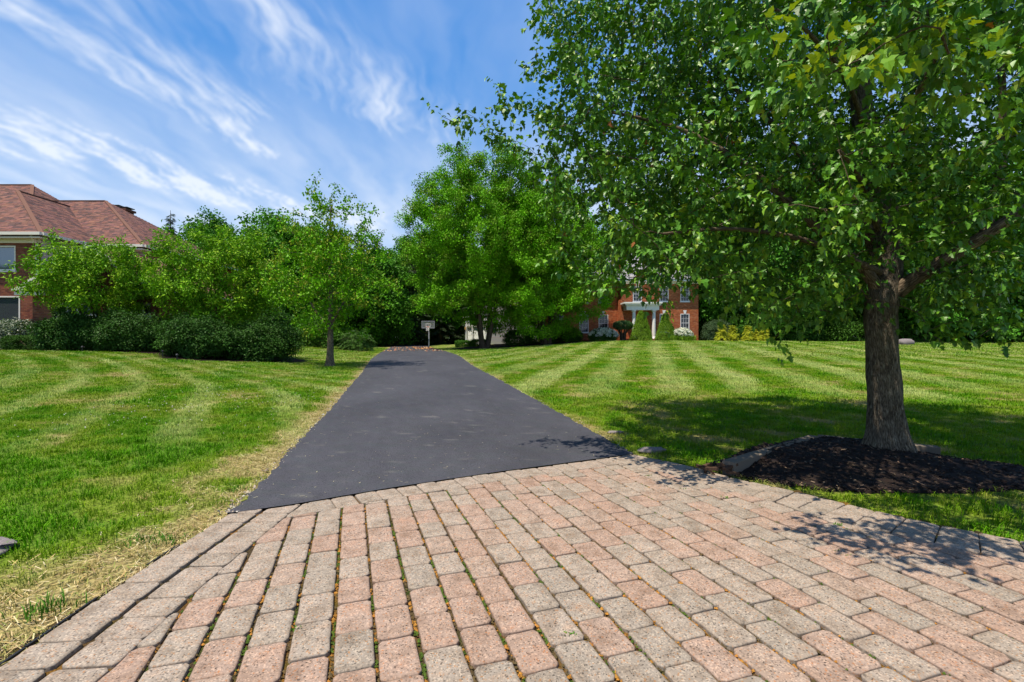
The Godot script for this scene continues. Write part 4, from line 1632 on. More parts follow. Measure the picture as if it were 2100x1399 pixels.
# q: eave left, eave right, top right, top left as seen from outside
func roof(parent: Node3D, q: Array, colors: Array) -> MeshInstance3D:
	var n: Vector3 = (q[1] - q[0]).cross(q[3] - q[0])
	if n.length() < 0.001:
		n = (q[1] - q[0]).cross(q[2] - q[0])
	n = n.normalized()
	var dn := -n * 0.12
	var b := Buf.new()
	b.quad(q[0], q[1], q[2], q[3])
	b.quad(q[1] + dn, q[0] + dn, q[3] + dn, q[2] + dn)
	for k in 4:
		var k2 := (k + 1) % 4
		if (q[k] - q[k2]).length() > 0.01:
			b.quad(q[k] + dn, q[k2] + dn, q[k2], q[k])
	var rf := part("roof_slope", b.mesh(), M.roof_felt, parent)
	var u: Vector3 = (q[1] - q[0]).normalized()
	var up := n.cross(u).normalized()
	var top := maxf((q[2] - q[0]).dot(up), (q[3] - q[0]).dot(up))
	var rows := Many.new()
	var v := 0.0
	var k3 := 0
	while v < top - 0.05:
		var f := clampf((v + 0.07) / top, 0.0, 1.0)
		var l: Vector3 = q[0].lerp(q[3], f)
		var r: Vector3 = q[1].lerp(q[2], f)
		var len_ := (r - l).dot(u)
		var x := -rng.randf() * 0.3
		while x < len_:
			var wd := rng.randf_range(0.16, 0.36)
			var x0 := maxf(x, 0.0)
			var x1 := minf(x + wd - 0.008, len_)
			if x1 - x0 > 0.03:
				rows.put(u * (x1 - x0), n * rng.randf_range(0.010, 0.020), (up * 0.15 - n * 0.006), l + u * (x0 + x1) / 2 + n * 0.012, vary(colors[rng.randi() % colors.size()], 0.14))
			x += wd
		v += 0.14
		k3 += 1
	var bx := Buf.new()
	bx.box(Vector3.ONE * -0.5, Vector3.ONE * 0.5)
	many("shingles", bx.mesh(), M.shingle, rows, rf)
	return rf

func beam(parent: Node3D, called: String, a: Vector3, b2: Vector3, w: float, h: float, m: Material) -> MeshInstance3D:
	var b := Buf.new()
	b.bar(a, b2, w, h)
	return part(called, b.mesh(), m, parent)

func P(x: float, y: float, d: float) -> Vector3:
	return Vector3(x, y, -d)

# ---------- the house behind the left shrubs
func left_house() -> void:
	var g := 0.93
	var h := thing("brick_house", "red brick house with brown shingle hip roofs behind the leafy shrubs", "house", P(-27.0, g, 26.0))
	var cols := [Color(0.23, 0.075, 0.045), Color(0.27, 0.09, 0.05), Color(0.19, 0.06, 0.04), Color(0.30, 0.115, 0.065)]
	var sh := [Color(0.19, 0.088, 0.070), Color(0.135, 0.070, 0.060), Color(0.24, 0.115, 0.085), Color(0.098, 0.058, 0.054), Color(0.21, 0.10, 0.085)]
	var X := Vector3.RIGHT
	var f := -0.3
	# front wing
	var o := P(-38.0, g + f, 24.5)
	var lx := 11.45
	var holes := [Rect2(lx - 1.0, 4.32, 1.85, 1.28), Rect2(lx - 1.3, 0.95, 2.38, 2.05)]
	wall(h, o, X, 13.6, 6.05, holes, M.mortar, {"colors": cols})
	window(h, o, X, holes[0], 2, 1, {"trim": M.cream_paint})
	window(h, o, X, holes[1], 2, 1, {"trim": M.cream_paint})
	wall(h, P(-24.4, g + f, 24.5 + 0.002), Vector3(0, 0, -1), 3.4, 6.05, [], M.siding_back, {"brick": false, "colors": [Color(0.50, 0.49, 0.45)]})
	# set back section
	wall(h, P(-24.1, g + f, 27.9), X, 2.5, 6.05, [], M.siding_back, {"brick": false, "colors": [Color(0.50, 0.49, 0.45)]})
	wall(h, P(-21.6, g + f, 27.902), Vector3(0, 0, -1), 9.6, 6.05, [], M.mortar, {"colors": cols})
	# roofs
	var e := g + 5.85
	roof(h, [P(-35.65, e, 24.05), P(-23.95, e, 24.05), P(-29.8, g + 9.4, 28.5), P(-29.8, g + 9.4, 28.5)], sh)
	roof(h, [P(-23.95, e, 24.05), P(-23.95, e, 33.0), P(-29.8, g + 9.4, 33.0), P(-29.8, g + 9.4, 28.5)], sh)
	roof(h, [P(-46, e, 27.3), P(-28.0, e, 27.3), P(-35.5, g + 11.9, 35.0), P(-46, g + 11.9, 35.0)], sh)
	roof(h, [P(-28.0, e, 27.3), P(-28.0, e, 42.7), P(-35.5, g + 11.9, 35.0), P(-35.5, g + 11.9, 35.0)], sh)
	roof(h, [P(-33.0, e + 0.01, 27.15), P(-21.15, e + 0.01, 27.15), P(-28.0, g + 10.0, 32.6), P(-33.0, g + 10.0, 32.6)], sh)
	roof(h, [P(-21.15, e + 0.01, 27.15), P(-21.15, e + 0.01, 38.05), P(-28.0, g + 10.0, 32.6), P(-28.0, g + 10.0, 32.6)], sh)
	roof(h, [P(-21.15, e + 0.01, 38.05), P(-33.0, e + 0.01, 38.05), P(-33.0, g + 10.0, 32.6), P(-28.0, g + 10.0, 32.6)], sh)
	var cap := 0.05
	for q in [[P(-23.95, e, 24.05), P(-29.8, g + 9.4, 28.5)], [P(-29.8, g + 9.4, 28.5), P(-29.8, g + 9.4, 33.0)], [P(-21.15, e, 27.15), P(-28.0, g + 10.0, 32.6)], [P(-28.0, g + 10.0, 32.6), P(-33.0, g + 10.0, 32.6)], [P(-28.0, e, 27.3), P(-35.5, g + 11.9, 35.0)], [P(-35.5, g + 11.9, 35.0), P(-46, g + 11.9, 35.0)]]:
		beam(h, "ridge_cap", q[0] + Vector3.UP * 0.03, q[1] + Vector3.UP * 0.03, 0.19, cap, M.ridge)
	# gutters, soffits, downspouts
	beam(h, "gutter", P(-36, e - 0.02, 23.98), P(-23.9, e - 0.02, 23.98), 0.13, 0.15, M.cream_paint)
	beam(h, "soffit", P(-36, e - 0.20, 24.24), P(-24.0, e - 0.20, 24.24), 0.42, 0.06, M.cream_paint)
	beam(h, "frieze_board", P(-36, e - 0.32, 24.47), P(-24.39, e - 0.32, 24.47), 0.05, 0.17, M.cream_paint)
	beam(h, "gutter", P(-23.88, e - 0.02, 24.06), P(-23.88, e - 0.02, 27.1), 0.13, 0.15, M.cream_paint)
	beam(h, "gutter", P(-24.0, e - 0.02, 27.07), P(-21.1, e - 0.02, 27.07), 0.13, 0.15, M.cream_paint)
	beam(h, "soffit", P(-24.0, e - 0.20, 27.45), P(-21.2, e - 0.20, 27.45), 0.7, 0.06, M.cream_paint)
	beam(h, "gutter", P(-21.08, e - 0.02, 27.16), P(-21.08, e - 0.02, 38.0), 0.13, 0.15, M.cream_paint)
	var ds := Buf.new()
	ds.bar(P(-24.52, e - 0.12, 24.1), P(-24.52, e - 0.42, 24.38), 0.09, 0.08)
	ds.bar(P(-24.52, e - 0.40, 24.41), P(-24.52, g, 24.41), 0.10, 0.08)
	part("downspout", ds.mesh(), M.cream_paint, h)
	var ds2 := Buf.new()
	ds2.bar(P(-21.95, e - 0.12, 27.1), P(-22.2, e - 0.45, 27.8), 0.08, 0.09)
	ds2.bar(P(-22.2, e - 0.43, 27.81), P(-22.2, g, 27.81), 0.10, 0.08)
	part("downspout", ds2.mesh(), M.cream_paint, h)
	# chimney
	var cb := Buf.new()
	cb.box(P(-30.3, g + 6.5, 36.4), P(-29.1, g + 10.2, 35.6))
	cb.box(P(-30.4, g + 10.2, 36.5), P(-29.0, g + 10.35, 35.5))
	var ch := part("chimney", cb.mesh(), M.chimney_brick, h)
	for k in 2:
		var cc := Buf.new()
		var cx := -30.0 + k * 0.62
		var cy := 10.57 - 0.14 * k + g
		for s in [-1, 1]:
			for t in [-1, 1]:
				cc.bar(P(cx + s * 0.2, g + 10.35, 36 + t * 0.2), P(cx + s * 0.2, cy + 0.02, 36 + t * 0.2), 0.03, 0.03)
		cc.box(P(cx - 0.38, cy + 0.02, 36.38), P(cx + 0.38, cy + 0.07, 35.62))
		cc.box(P(cx - 0.16, g + 10.35, 36.15), P(cx + 0.16, cy - 0.06, 35.85))
		part("chimney_cap", cc.mesh(), M.dark_metal, ch)
	# gabled garage in front
	var go := P(-22.3, g + f, 22.0)
	var gh := [Rect2(1.0, 0.3, 2.05, 2.12), Rect2(3.75, 0.3, 1.75, 2.12)]
	wall(h, go, X, 5.85, 3.05, gh, M.mortar, {"colors": cols, "peak": 1.8})
	for q in gh:
		garage_door(h, go + X * q.position.x + Vector3.UP * q.position.y - Vector3(0, 0, 0.13), X, q.size.x, q.size.y)
	wall(h, P(-16.45, g + f, 22.002), Vector3(0, 0, -1), 5.8, 3.05, [], M.mortar, {"colors": cols})
	var ge := g + 2.75
	var gp := g + 4.80
	roof(h, [P(-16.1, ge, 21.6), P(-16.1, ge, 28.0), P(-19.375, gp, 28.0), P(-19.375, gp, 21.6)], [Color(0.22, 0.075, 0.075), Color(0.17, 0.06, 0.06), Color(0.26, 0.10, 0.09)])
	roof(h, [P(-22.65, ge, 28.0), P(-22.65, ge, 21.6), P(-19.375, gp, 21.6), P(-19.375, gp, 28.0)], sh)
	for s in [-1.0, 1.0]:
		beam(h, "rake_board", P(-19.375 + s * 3.29, ge - 0.09, 21.57), P(-19.375 + s * 0.02, gp - 0.10, 21.57), 0.04, 0.20, M.cream_paint)
		beam(h, "rake_soffit", P(-19.375 + s * 3.15, ge - 0.20, 21.79), P(-19.375 + s * 0.02, gp - 0.24, 21.79), 0.40, 0.05, M.cream_paint)
		var rb := Buf.new()
		var x0: float = -19.375 + s * 3.32
		var x1: float = -19.375 + s * 2.15
		rb.box(P(minf(x0, x1), ge - 0.28, 21.98), P(maxf(x0, x1), ge - 0.04, 21.55))
		rb.box(P(minf(x0, x1) - 0.05, ge - 0.08, 21.96), P(maxf(x0, x1) + 0.04, ge - 0.015, 21.47))
		part("cornice_return", rb.mesh(), M.cream_paint, h)
	beam(h, "gutter", P(-16.03, ge - 0.05, 21.6), P(-16.03, ge - 0.05, 28.0), 0.12, 0.13, M.cream_paint)

func garage_door(parent: Node3D, o: Vector3, r: Vector3, w: float, h: float) -> void:
	var out := r.cross(Vector3.UP)
	var b := Buf.new()
	b.frame_box(o, r * w, Vector3.UP * h, out * 0.04)
	var d := part("garage_door", b.mesh(), M.white_paint, parent)
	for j in 4:
		for k in 4:
			var p := Buf.new()
			var pw := w / 4.0
			var q := o + r * (k * pw + 0.06) + Vector3.UP * (j * h / 4.0 + 0.06) + out * 0.04
			p.frame_box(q, r * (pw - 0.12), Vector3.UP * (h / 4.0 - 0.12), out * 0.018)
			part("panel" if j < 3 else "pane", p.mesh(), M.white_paint if j < 3 else M.glass, d)

# ---------- the house across the right lawn
func right_house() -> void:
	var g := 1.33
	var h := thing("brick_house", "orange brick two-storey house with white columned portico across the lawn", "house", P(13.0, g, 50.5))
	var cols := [Color(0.52, 0.15, 0.055), Color(0.58, 0.18, 0.07), Color(0.44, 0.12, 0.045), Color(0.58, 0.22, 0.10)]
	var X := Vector3.RIGHT
	var f := -0.3
	var o := P(11.55, g + f, 50.0)
	var wn := [Rect2(1.23, 4.45, 0.95, 1.6), Rect2(4.05, 4.45, 0.95, 1.6), Rect2(6.25, 4.45, 0.95, 1.6), Rect2(4.05, 1.2, 0.95, 1.95), Rect2(6.25, 1.2, 0.95, 1.95), Rect2(1.45, 0.4, 1.25, 2.45)]
	wall(h, o, X, 8.15, 6.75, wn, M.mortar_red, {"colors": cols})
	for k in 5:
		window(h, o, X, wn[k], 3, 4, {"keystone": true, "glass": M.glass_clear})
	wall(h, P(11.55, g + f, 51.6), Vector3(0, 0, 1), 1.598, 6.75, [], M.mortar_red, {"colors": cols})
	wall(h, P(19.7, g + f, 50.002), Vector3(0, 0, -1), 9.0, 6.75, [], M.mortar_red, {"colors": cols})
	var o2 := P(3.0, g + f, 51.6)
	var w2 := [Rect2(6.45, 1.2, 1.05, 1.95), Rect2(4.35, 1.2, 1.0, 1.95), Rect2(6.45, 4.45, 1.05, 1.6), Rect2(4.35, 4.45, 1.0, 1.6), Rect2(1.6, 1.2, 1.0, 1.95)]
	wall(h, o2, X, 8.55, 6.75, w2, M.mortar_red, {"colors": cols})
	for q in w2:
		window(h, o2, X, q, 3, 4, {"keystone": true, "glass": M.glass_clear})
	# door
	var db := Buf.new()
	db.frame_box(o + X * 1.45 + Vector3.UP * 0.4 - Vector3(0, 0, 0.15), X * 1.25, Vector3.UP * 2.45, Vector3(0, 0, 0.07))
	var dr := part("front_door", db.mesh(), M.door, h)
	for k in 2:
		var pb := Buf.new()
		pb.frame_box(o + X * (1.57 + k * 0.55) + Vector3.UP * 0.6 - Vector3(0, 0, 0.08), X * 0.45, Vector3.UP * 1.0, Vector3(0, 0, 0.03))
		part("panel", pb.mesh(), M.door, dr)
	# cornice and roof
	var e := g + 6.45
	var rc := [Color(0.33, 0.325, 0.34), Color(0.27, 0.265, 0.285), Color(0.37, 0.365, 0.37), Color(0.30, 0.295, 0.315)]
	beam(h, "cornice", P(11.05, e - 0.12, 49.64), P(20.3, e - 0.12, 49.64), 0.64, 0.22, M.white_paint)
	beam(h, "cornice", P(3.0, e - 0.12, 51.24), P(11.03, e - 0.12, 51.24), 0.64, 0.22, M.white_paint)
	beam(h, "frieze_board", P(11.56, e - 0.33, 49.965), P(19.69, e - 0.33, 49.965), 0.05, 0.2, M.white_paint)
	roof(h, [P(11.0, e, 49.28), P(20.4, e, 49.28), P(17.0, e + 3.9, 55.0), P(14.0, e + 3.9, 55.0)], rc)
	roof(h, [P(11.0, e, 60.5), P(11.0, e, 49.28), P(14.0, e + 3.9, 55.0), P(14.0, e + 3.9, 55.0)], rc)
	roof(h, [P(20.4, e, 49.28), P(20.4, e, 60.5), P(17.0, e + 3.9, 55.0), P(17.0, e + 3.9, 55.0)], rc)
	roof(h, [P(0.5, e, 50.88), P(15.0, e, 50.88), P(15.0, e + 3.3, 56.0), P(3.0, e + 3.3, 56.0)], rc)
	# brick gable over the entry
	wall(h, P(12.7, e + 0.02, 49.45), X, 3.0, 0.12, [], M.mortar_red, {"colors": cols, "peak": 1.15})
	roof(h, [P(15.85, e + 0.0, 49.22), P(15.85, e + 0.0, 52.5), P(14.2, e + 1.42, 52.5), P(14.2, e + 1.42, 49.22)], rc)
	roof(h, [P(12.55, e + 0.0, 52.5), P(12.55, e + 0.0, 49.22), P(14.2, e + 1.42, 49.22), P(14.2, e + 1.42, 52.5)], rc)
	# portico
	var pb2 := Buf.new()
	pb2.box(P(11.75, g + 3.15, 49.96), P(15.1, g + 3.62, 48.5))
	pb2.box(P(11.6, g + 3.62, 49.95), P(15.25, g + 3.8, 48.35))
	pb2.box(P(11.45, g + 3.8, 49.94), P(15.4, g + 3.95, 48.2))
	part("entablature", pb2.mesh(), M.white_paint, h)
	for cx in [12.55, 14.62]:
		var c := Buf.new()
		c.lathe(P(cx, g + 0.18, 48.72), [[0.30, 0.0], [0.30, 0.09], [0.26, 0.12], [0.25, 0.18], [0.20, 0.22], [0.20, 0.9], [0.185, 1.9], [0.165, 2.75], [0.19, 2.78], [0.23, 2.86], [0.25, 2.88], [0.25, 2.97]], 24)
		part("column", c.mesh(), M.white_paint, h)
	var sb := Buf.new()
	sb.box(P(11.6, g - 0.3, 49.98), P(15.3, g + 0.18, 48.3))
	sb.box(P(11.9, g - 0.3, 48.299), P(15.0, g + 0.02, 47.9))
	part("porch_step", sb.mesh(), M.step_brick, h)
	# white garage wing seen past the birches
	var a := P(-2.9, hgt(-3, 55) - 0.3, 55.5)
	var b := P(-6.0, a.y, 61.0)
	var r := (a - b).normalized()
	var ln := (a - b).length()
	var gh := [Rect2(0.45, 0.3, 1.5, 2.2), Rect2(2.35, 0.3, 1.5, 2.2), Rect2(4.25, 0.3, 1.5, 2.2)]
	wall(h, b, r, ln, 3.4, gh, M.siding_back, {"brick": false, "colors": [Color(0.62, 0.63, 0.64)]})
	for q in gh:
		garage_door(h, b + r * q.position.x + Vector3.UP * q.position.y - r.cross(Vector3.UP) * 0.2, r, q.size.x, q.size.y)
	for lx in [0.2, 4.05]:
		var lb := Buf.new()
		var lp: Vector3 = b + r * lx + Vector3.UP * 2.35 + r.cross(Vector3.UP) * 0.1
		lb.box(lp - Vector3(0.09, 0.16, 0.09), lp + Vector3(0.09, 0.16, 0.09))
		part("wall_lantern", lb.mesh(), M.brass, h)
	wall(h, a, X, 5.9, 5.2, [Rect2(3.0, 1.3, 0.9, 1.5)], M.siding_back, {"brick": false, "colors": [Color(0.50, 0.50, 0.49)]})
	window(h, a, X, Rect2(3.0, 1.3, 0.9, 1.5), 2, 4)
	roof(h, [P(-6.4, g + 3.0, 61.3), P(-2.6, g + 3.0, 54.9), P(3.0, g + 6.2, 58.5), P(0.0, g + 6.2, 62.5)], rc)

func hoop() -> void:
	var w := at(-9.66, 55.0)
	var h := thing("basketball_hoop", "clear basketball backboard on grey pole beside the far end of the drive", "hoop", w)
	var b := Buf.new()
	b.bar(w + Vector3.DOWN * 0.3, w + Vector3.UP * 2.35, 0.12, 0.12)
	b.bar(w + Vector3.UP * 2.25, w + Vector3(0, 2.62, 0.5), 0.09, 0.09)
	b.bar(w + Vector3.UP * 1.9, w + Vector3(0, 2.35, 0.5), 0.06, 0.06)
	part("pole", b.mesh(), M.pole, h)
	var c := w + Vector3(0, 2.56, 0.56)
	var fr := Buf.new()
	for s in [-1, 1]:
		fr.box(c + Vector3(s * 0.71 - 0.03, -0.42, -0.03), c + Vector3(s * 0.71 + 0.03, 0.42, 0.03))
		fr.box(c + Vector3(-0.68, s * 0.39 - 0.03, -0.028), c + Vector3(0.68, s * 0.39 + 0.03, 0.028))
	var bf := part("backboard_frame", fr.mesh(), M.pole, h)
	var gl := Buf.new()
	gl.box(c + Vector3(-0.68, -0.36, -0.006), c + Vector3(0.68, 0.36, 0.006))
	part("backboard", gl.mesh(), M.clear, bf)
	var sq := Buf.new()
	var sc := c + Vector3(0, -0.08, 0.012)
	for s in [-1, 1]:
		sq.box(sc + Vector3(s * 0.24 - 0.025, -0.19, -0.004), sc + Vector3(s * 0.24 + 0.025, 0.19, 0.004))
		sq.box(sc + Vector3(-0.215, s * 0.165 - 0.025, -0.0035), sc + Vector3(0.215, s * 0.165 + 0.025, 0.0035))
	part("target_square", sq.mesh(), M.white_paint, bf)
	var rc := c + Vector3(0, -0.30, 0.34)
	var pts := PackedVector3Array()
	var rad := PackedFloat32Array()
	for k in 21:
		pts.append(rc + Vector3(cos(TAU * k / 20) * 0.23, 0, sin(TAU * k / 20) * 0.23)); rad.append(0.014)
	var rb := Buf.new()
	rb.tube(pts, rad, 6, Color.WHITE, false)
	rb.box(rc + Vector3(-0.09, -0.06, -0.33), rc + Vector3(0.09, 0.06, -0.22))
	part("rim", rb.mesh(), M.rim, h)
	var nb := Buf.new()
	for k in 12:
		for s in [-1.0, 1.0]:
			var a := TAU * k / 12
			var a2: float = a + s * 0.9
			nb.tube(PackedVector3Array([rc + Vector3(cos(a) * 0.23, 0, sin(a) * 0.23), rc + Vector3(cos((a + a2) / 2) * 0.18, -0.2, sin((a + a2) / 2) * 0.18), rc + Vector3(cos(a2) * 0.14, -0.42, sin(a2) * 0.14)]), PackedFloat32Array([0.012, 0.012, 0.012]), 4)
	part("net", nb.mesh(), M.net, h)

# ---------- planting
func make_plants() -> void:
	var sp_maple := [sprig(9, 0.20, 0.105, 0.085, 0.55), sprig(9, 0.22, 0.10, 0.085, 0.6), sprig(8, 0.18, 0.11, 0.09, 0.5)]
	var sp_birch := [sprig(22, 0.36, 0.13, 0.10, 0.5), sprig(22, 0.40, 0.125, 0.095, 0.6), sprig(20, 0.34, 0.14, 0.10, 0.45)]
	var sp_mag := [sprig(10, 0.17, 0.13, 0.055, 0.0), sprig(10, 0.19, 0.14, 0.055, 0.1), sprig(9, 0.16, 0.13, 0.06, -0.1)]
	var sp_small := [sprig(16, 0.15, 0.07, 0.04, 0.1), sprig(16, 0.16, 0.065, 0.04, 0.1)]
	var sp_back := [sprig(30, 0.75, 0.28, 0.20, 0.5), sprig(30, 0.8, 0.26, 0.19, 0.5), sprig(28, 0.7, 0.28, 0.21, 0.4)]
	var sprays := [needle_spray(14, 0.75, 0.05), needle_spray(16, 0.85, 0.05), needle_spray(12, 0.7, 0.055)]
	var lump := noise(91, 0.03, 2)
	# young maple beside the drive
	var b := at(-7.32, 19.0)
	var stems := [[[b + Vector3(0, -0.15, 0), b + Vector3(0.02, 0.9, 0), b + Vector3(0.03, 1.8, 0), b + Vector3(0.06, 3.2, 0.05), b + Vector3(0.0, 4.8, 0), b + Vector3(0.05, 6.4, 0)], 0.15, 0.03], [[b + Vector3(0.02, 1.5, 0), b + Vector3(-0.55, 2.2, 0.1), b + Vector3(-1.0, 3.2, 0.2)], 0.06, 0.02], [[b + Vector3(0.03, 1.65, 0), b + Vector3(0.45, 2.4, -0.1), b + Vector3(0.9, 3.6, -0.2)], 0.06, 0.02]]
	var c := b + Vector3(0.05, 4.15, 0)
	var tg := crown(420, c, Vector3(2.45, 2.75, 2.4), 0.25, lump, 0.55, 0.42)
	for q in [[652, 362], [690, 375], [640, 400], [720, 410], [600, 430], [770, 425], [575, 470], [790, 470], [545, 490], [560, 540], [800, 520]]:
		tg.append(px(q[0], q[1], 19.0))
	leafy_tree("young_maple_tree", "young maple with a slim bare trunk on the lawn beside the drive", b, stems, tg, {"bark": M.bark, "lowest": 1.4, "tip": 0.004, "seg": 0.3, "meshes": sp_maple, "leaf": M.leaf, "center": c, "gap": 0.09, "per": 1, "reach": 1.3, "size": 1.02, "color": Color(0.125, 0.320, 0.006), "young": 0.35, "young_color": Color(0.24, 0.31, 0.025), "jitter": 0.15, "stem_step": 0.25})
	# river birches
	for t in [[-2.6, 45.5, -3.4, 8.3, 7.4, 19.8, "tall multi-stemmed birch nearest the basketball hoop end of the drive"], [3.4, 47.0, 3.5, 7.2, 6.4, 17.5, "multi-stemmed birch between the taller birch and the orange brick house"]]:
		var w := at(t[0], t[1])
		var st := []
		for k in 4:
			var a := TAU * k / 4 + 0.5
			var l := Vector3(cos(a), 0, sin(a))
			var hh: float = t[5]
			st.append([[w + l * 0.25 + Vector3.DOWN * 0.2, w + l * 0.7 + Vector3.UP * 1.8, w + l * 1.6 + Vector3.UP * hh * 0.33, w + l * 2.4 + Vector3.UP * hh * 0.62, w + l * 2.9 + Vector3.UP * hh * 0.9], 0.2, 0.035])
		var cc: Vector3 = w + Vector3(0, float(t[3]) + 1.9, 0)
		var rad := Vector3(t[4], float(t[5]) - float(t[3]) - 2.2, t[4])
		var tt := crown(760, cc, Vector3(rad.x, rad.y, rad.x * 0.9), 0.3, lump, 0.5, 0.22)
		tt = tt.filter(func(q): return q.y > w.y + (1.3 if w.x < 0.0 else 0.7) + (2.0 if q.x < -4.2 else 0.0))
		if t[0] < 0:
			for q in [[905, 296], [940, 300], [870, 345], [1000, 300], [840, 400], [960, 285], [835, 440], [830, 520], [845, 600], [850, 370], [860, 420], [825, 480], [850, 500], [835, 560], [860, 560], [1060, 290], [1110, 330], [1150, 360], [880, 620], [940, 635], [985, 655], [1060, 320]]:
				tt.append(px(q[0], q[1] + 14, 45.5))
		leafy_tree("river_birch_tree", t[6], w, st, tt, {"bark": M.bark_dark, "lowest": 2.2, "tip": 0.008, "seg": 0.6, "meshes": sp_birch, "leaf": M.leaf, "center": cc, "gap": 0.26, "per": 4, "reach": 3.6, "size": 1.25, "color": Color(0.130, 0.350, 0.006), "young": 0.3, "young_color": Color(0.16, 0.28, 0.02), "jitter": 0.45})
	# small trees in the left bed
	for t in [[-17.9, 20.6, 205.0, 570.0, 2.75, 1.75, 360, "broad leafy ornamental tree with thin stems in front of the garage gable"], [-12.9, 21.0, 452.0, 572.0, 2.8, 2.4, 480, "dense bright green ornamental tree at the right end of the left bed"]]:
		var w := at(t[0], t[1])
		var cc := px(t[2], t[3], t[1])
		var st := []
		for k in 5:
			var a := TAU * k / 5
			var l := Vector3(cos(a), 0, sin(a))
			st.append([[w + l * 0.12 + Vector3.DOWN * 0.1, w + l * 0.35 + Vector3.UP * 1.0, w + l * 0.8 + Vector3.UP * 1.9, w + l * 1.2 + Vector3.UP * (cc.y - w.y + 0.5)], 0.055, 0.02])
		var tt := crown(t[6], cc, Vector3(t[4], t[5], t[4] * 0.85), 0.35, lump, 0.5)
		leafy_tree("ornamental_tree", t[7], w, st, tt, {"bark": M.bark_dark, "lowest": 1.0, "tip": 0.004, "seg": 0.3, "meshes": sp_mag, "leaf": M.leaf, "center": cc, "gap": 0.11, "per": 2, "reach": 1.0, "size": 1.15, "color": Color(0.140, 0.320, 0.010), "young": 0.6, "young_color": Color(0.25, 0.42, 0.02), "jitter": 0.14, "stem_step": 0.25}, "small trees in the left bed")
	# dark evergreens under them
	var dk := Color(0.040, 0.105, 0.016)
	for t in [[-18.4, 19.9, 1.15, 0.86, 1.0, "rounded dark evergreen shrub beside the low clipped hedge"], [-15.9, 19.6, 1.5, 0.84, 1.0, "dark evergreen shrub under the broad ornamental tree's thin stems"], [-13.6, 20.1, 1.3, 0.86, 1.0, "dark evergreen shrub in the middle of the left bed between both small trees"], [-12.3, 18.5, 1.3, 0.80, 1.0, "dark evergreen shrub spilling over the front of the left bed mulch"], [-10.5, 19.7, 1.45, 0.80, 1.1, "dark evergreen shrub at the bed end closest to the young maple"]]:
		shrub("evergreen_shrub", t[5], at(t[0], t[1]), Vector3(t[2], t[3], t[4]), sp_small, M.leaf, 1700, dk, {"size": 1.3, "low": -0.8, "inner": 0.5, "rough": 0.5, "group": "dark evergreens in the left bed"})
	shrub("variegated_shrub", "broad pale-leaved clipped shrub in front of the house's lower window", at(-23.6, 21.8), Vector3(2.2, 0.85, 0.8), sp_small, M.leaf_gloss, 2200, Color(0.045, 0.085, 0.035), {"size": 1.1, "low": -0.6, "second": 0.45, "second_color": Color(0.22, 0.27, 0.19), "inner": 0.6, "square": 0.7})
	shrub("clipped_hedge", "low rounded clipped boxwood hedge at the left bed edge", at(-20.9, 20.5), Vector3(1.05, 0.36, 0.5), sp_small, M.leaf, 1500, Color(0.045, 0.115, 0.014), {"size": 0.55, "low": -0.75, "inner": 0.8, "rough": 0.05, "square": 0.65, "category": "hedge"})
	# bed lights
	for t in [[-16.9, 18.6, "small dark path light in front of the rounded evergreen"], [-13.0, 17.6, "small dark path light at the corner step of the left bed"], [-11.9, 16.8, "small dark path light in front of the spilling evergreen"]]:
		var w := at(t[0], t[1])
		var l := thing("path_light", t[2], "path light", w, "path lights in the left bed")
		var lb := Buf.new()
		lb.tube(PackedVector3Array([w + Vector3.DOWN * 0.1, w + Vector3.UP * 0.2]), PackedFloat32Array([0.015, 0.015]), 8)
		part("stake", lb.mesh(), M.dark_metal, l)
		var hb := Buf.new()
		hb.lathe(w, [[0.02, 0.14], [0.045, 0.15], [0.05, 0.17], [0.03, 0.21], [0.0, 0.22]], 12)
		part("hood", hb.mesh(), M.dark_metal, l)
	# shrubs at the far side, left of the drive
	shrub("mounded_shrub", "pale mounded shrub on the far side of the left lawn", at(-13.6, 40.0), Vector3(0.95, 0.9, 0.8), sp_small, M.leaf, 900, Color(0.14, 0.19, 0.09), {"size": 1.2, "low": -0.6})
	shrub("loose_shrub", "loose bright green shrub where the drive meets the far trees", at(-12.6, 38.6), Vector3(1.3, 1.05, 1.0), sprays, M.needle, 500, Color(0.07, 0.16, 0.02), {"size": 0.6, "low": -0.5, "rough": 0.5})
	shrub("loose_shrub", "bright green shrub behind the young maple's trunk", at(-16.0, 39.0), Vector3(1.6, 1.6, 1.2), sp_mag, M.leaf, 700, Color(0.08, 0.19, 0.02), {"size": 1.6, "low": -0.5, "rough": 0.4})
	shrub("loose_shrub", "dark leafy shrub between the left bed and the young maple", at(-19.0, 36.0), Vector3(2.4, 1.9, 1.4), sp_mag, M.leaf, 900, Color(0.04, 0.11, 0.015), {"size": 1.7, "low": -0.5, "rough": 0.4})
	# conifers at the end of the drive
	var k0 := 0
	for t in [[-13.6, 62.0, 15.0, 3.4], [-10.0, 66.0, 17.0, 3.6], [-17.0, 60.0, 14.0, 3.2], [-6.3, 67.0, 15.5, 3.4], [-21.0, 66.0, 17.0, 3.6]]:
		conifer("spruce_tree", ["dark spruce right behind the end of the drive", "tall dark spruce directly behind the basketball hoop", "dark spruce left of the drive's end behind the loose shrub", "dark spruce between basketball hoop and white garage", "dark spruce half hidden behind the young maple's crown"][k0], at(t[0], t[1]), t[2], t[3], 0.5, Color(0.030, 0.060, 0.016), sprays, "spruces at the end of the drive")
		k0 += 1
	conifer("spruce_tree", "thin pointed spruce tip rising behind the brown hip roof", at(-32.5, 45.0), 12.6, 1.5, 4.0, Color(0.035, 0.075, 0.035), sprays)
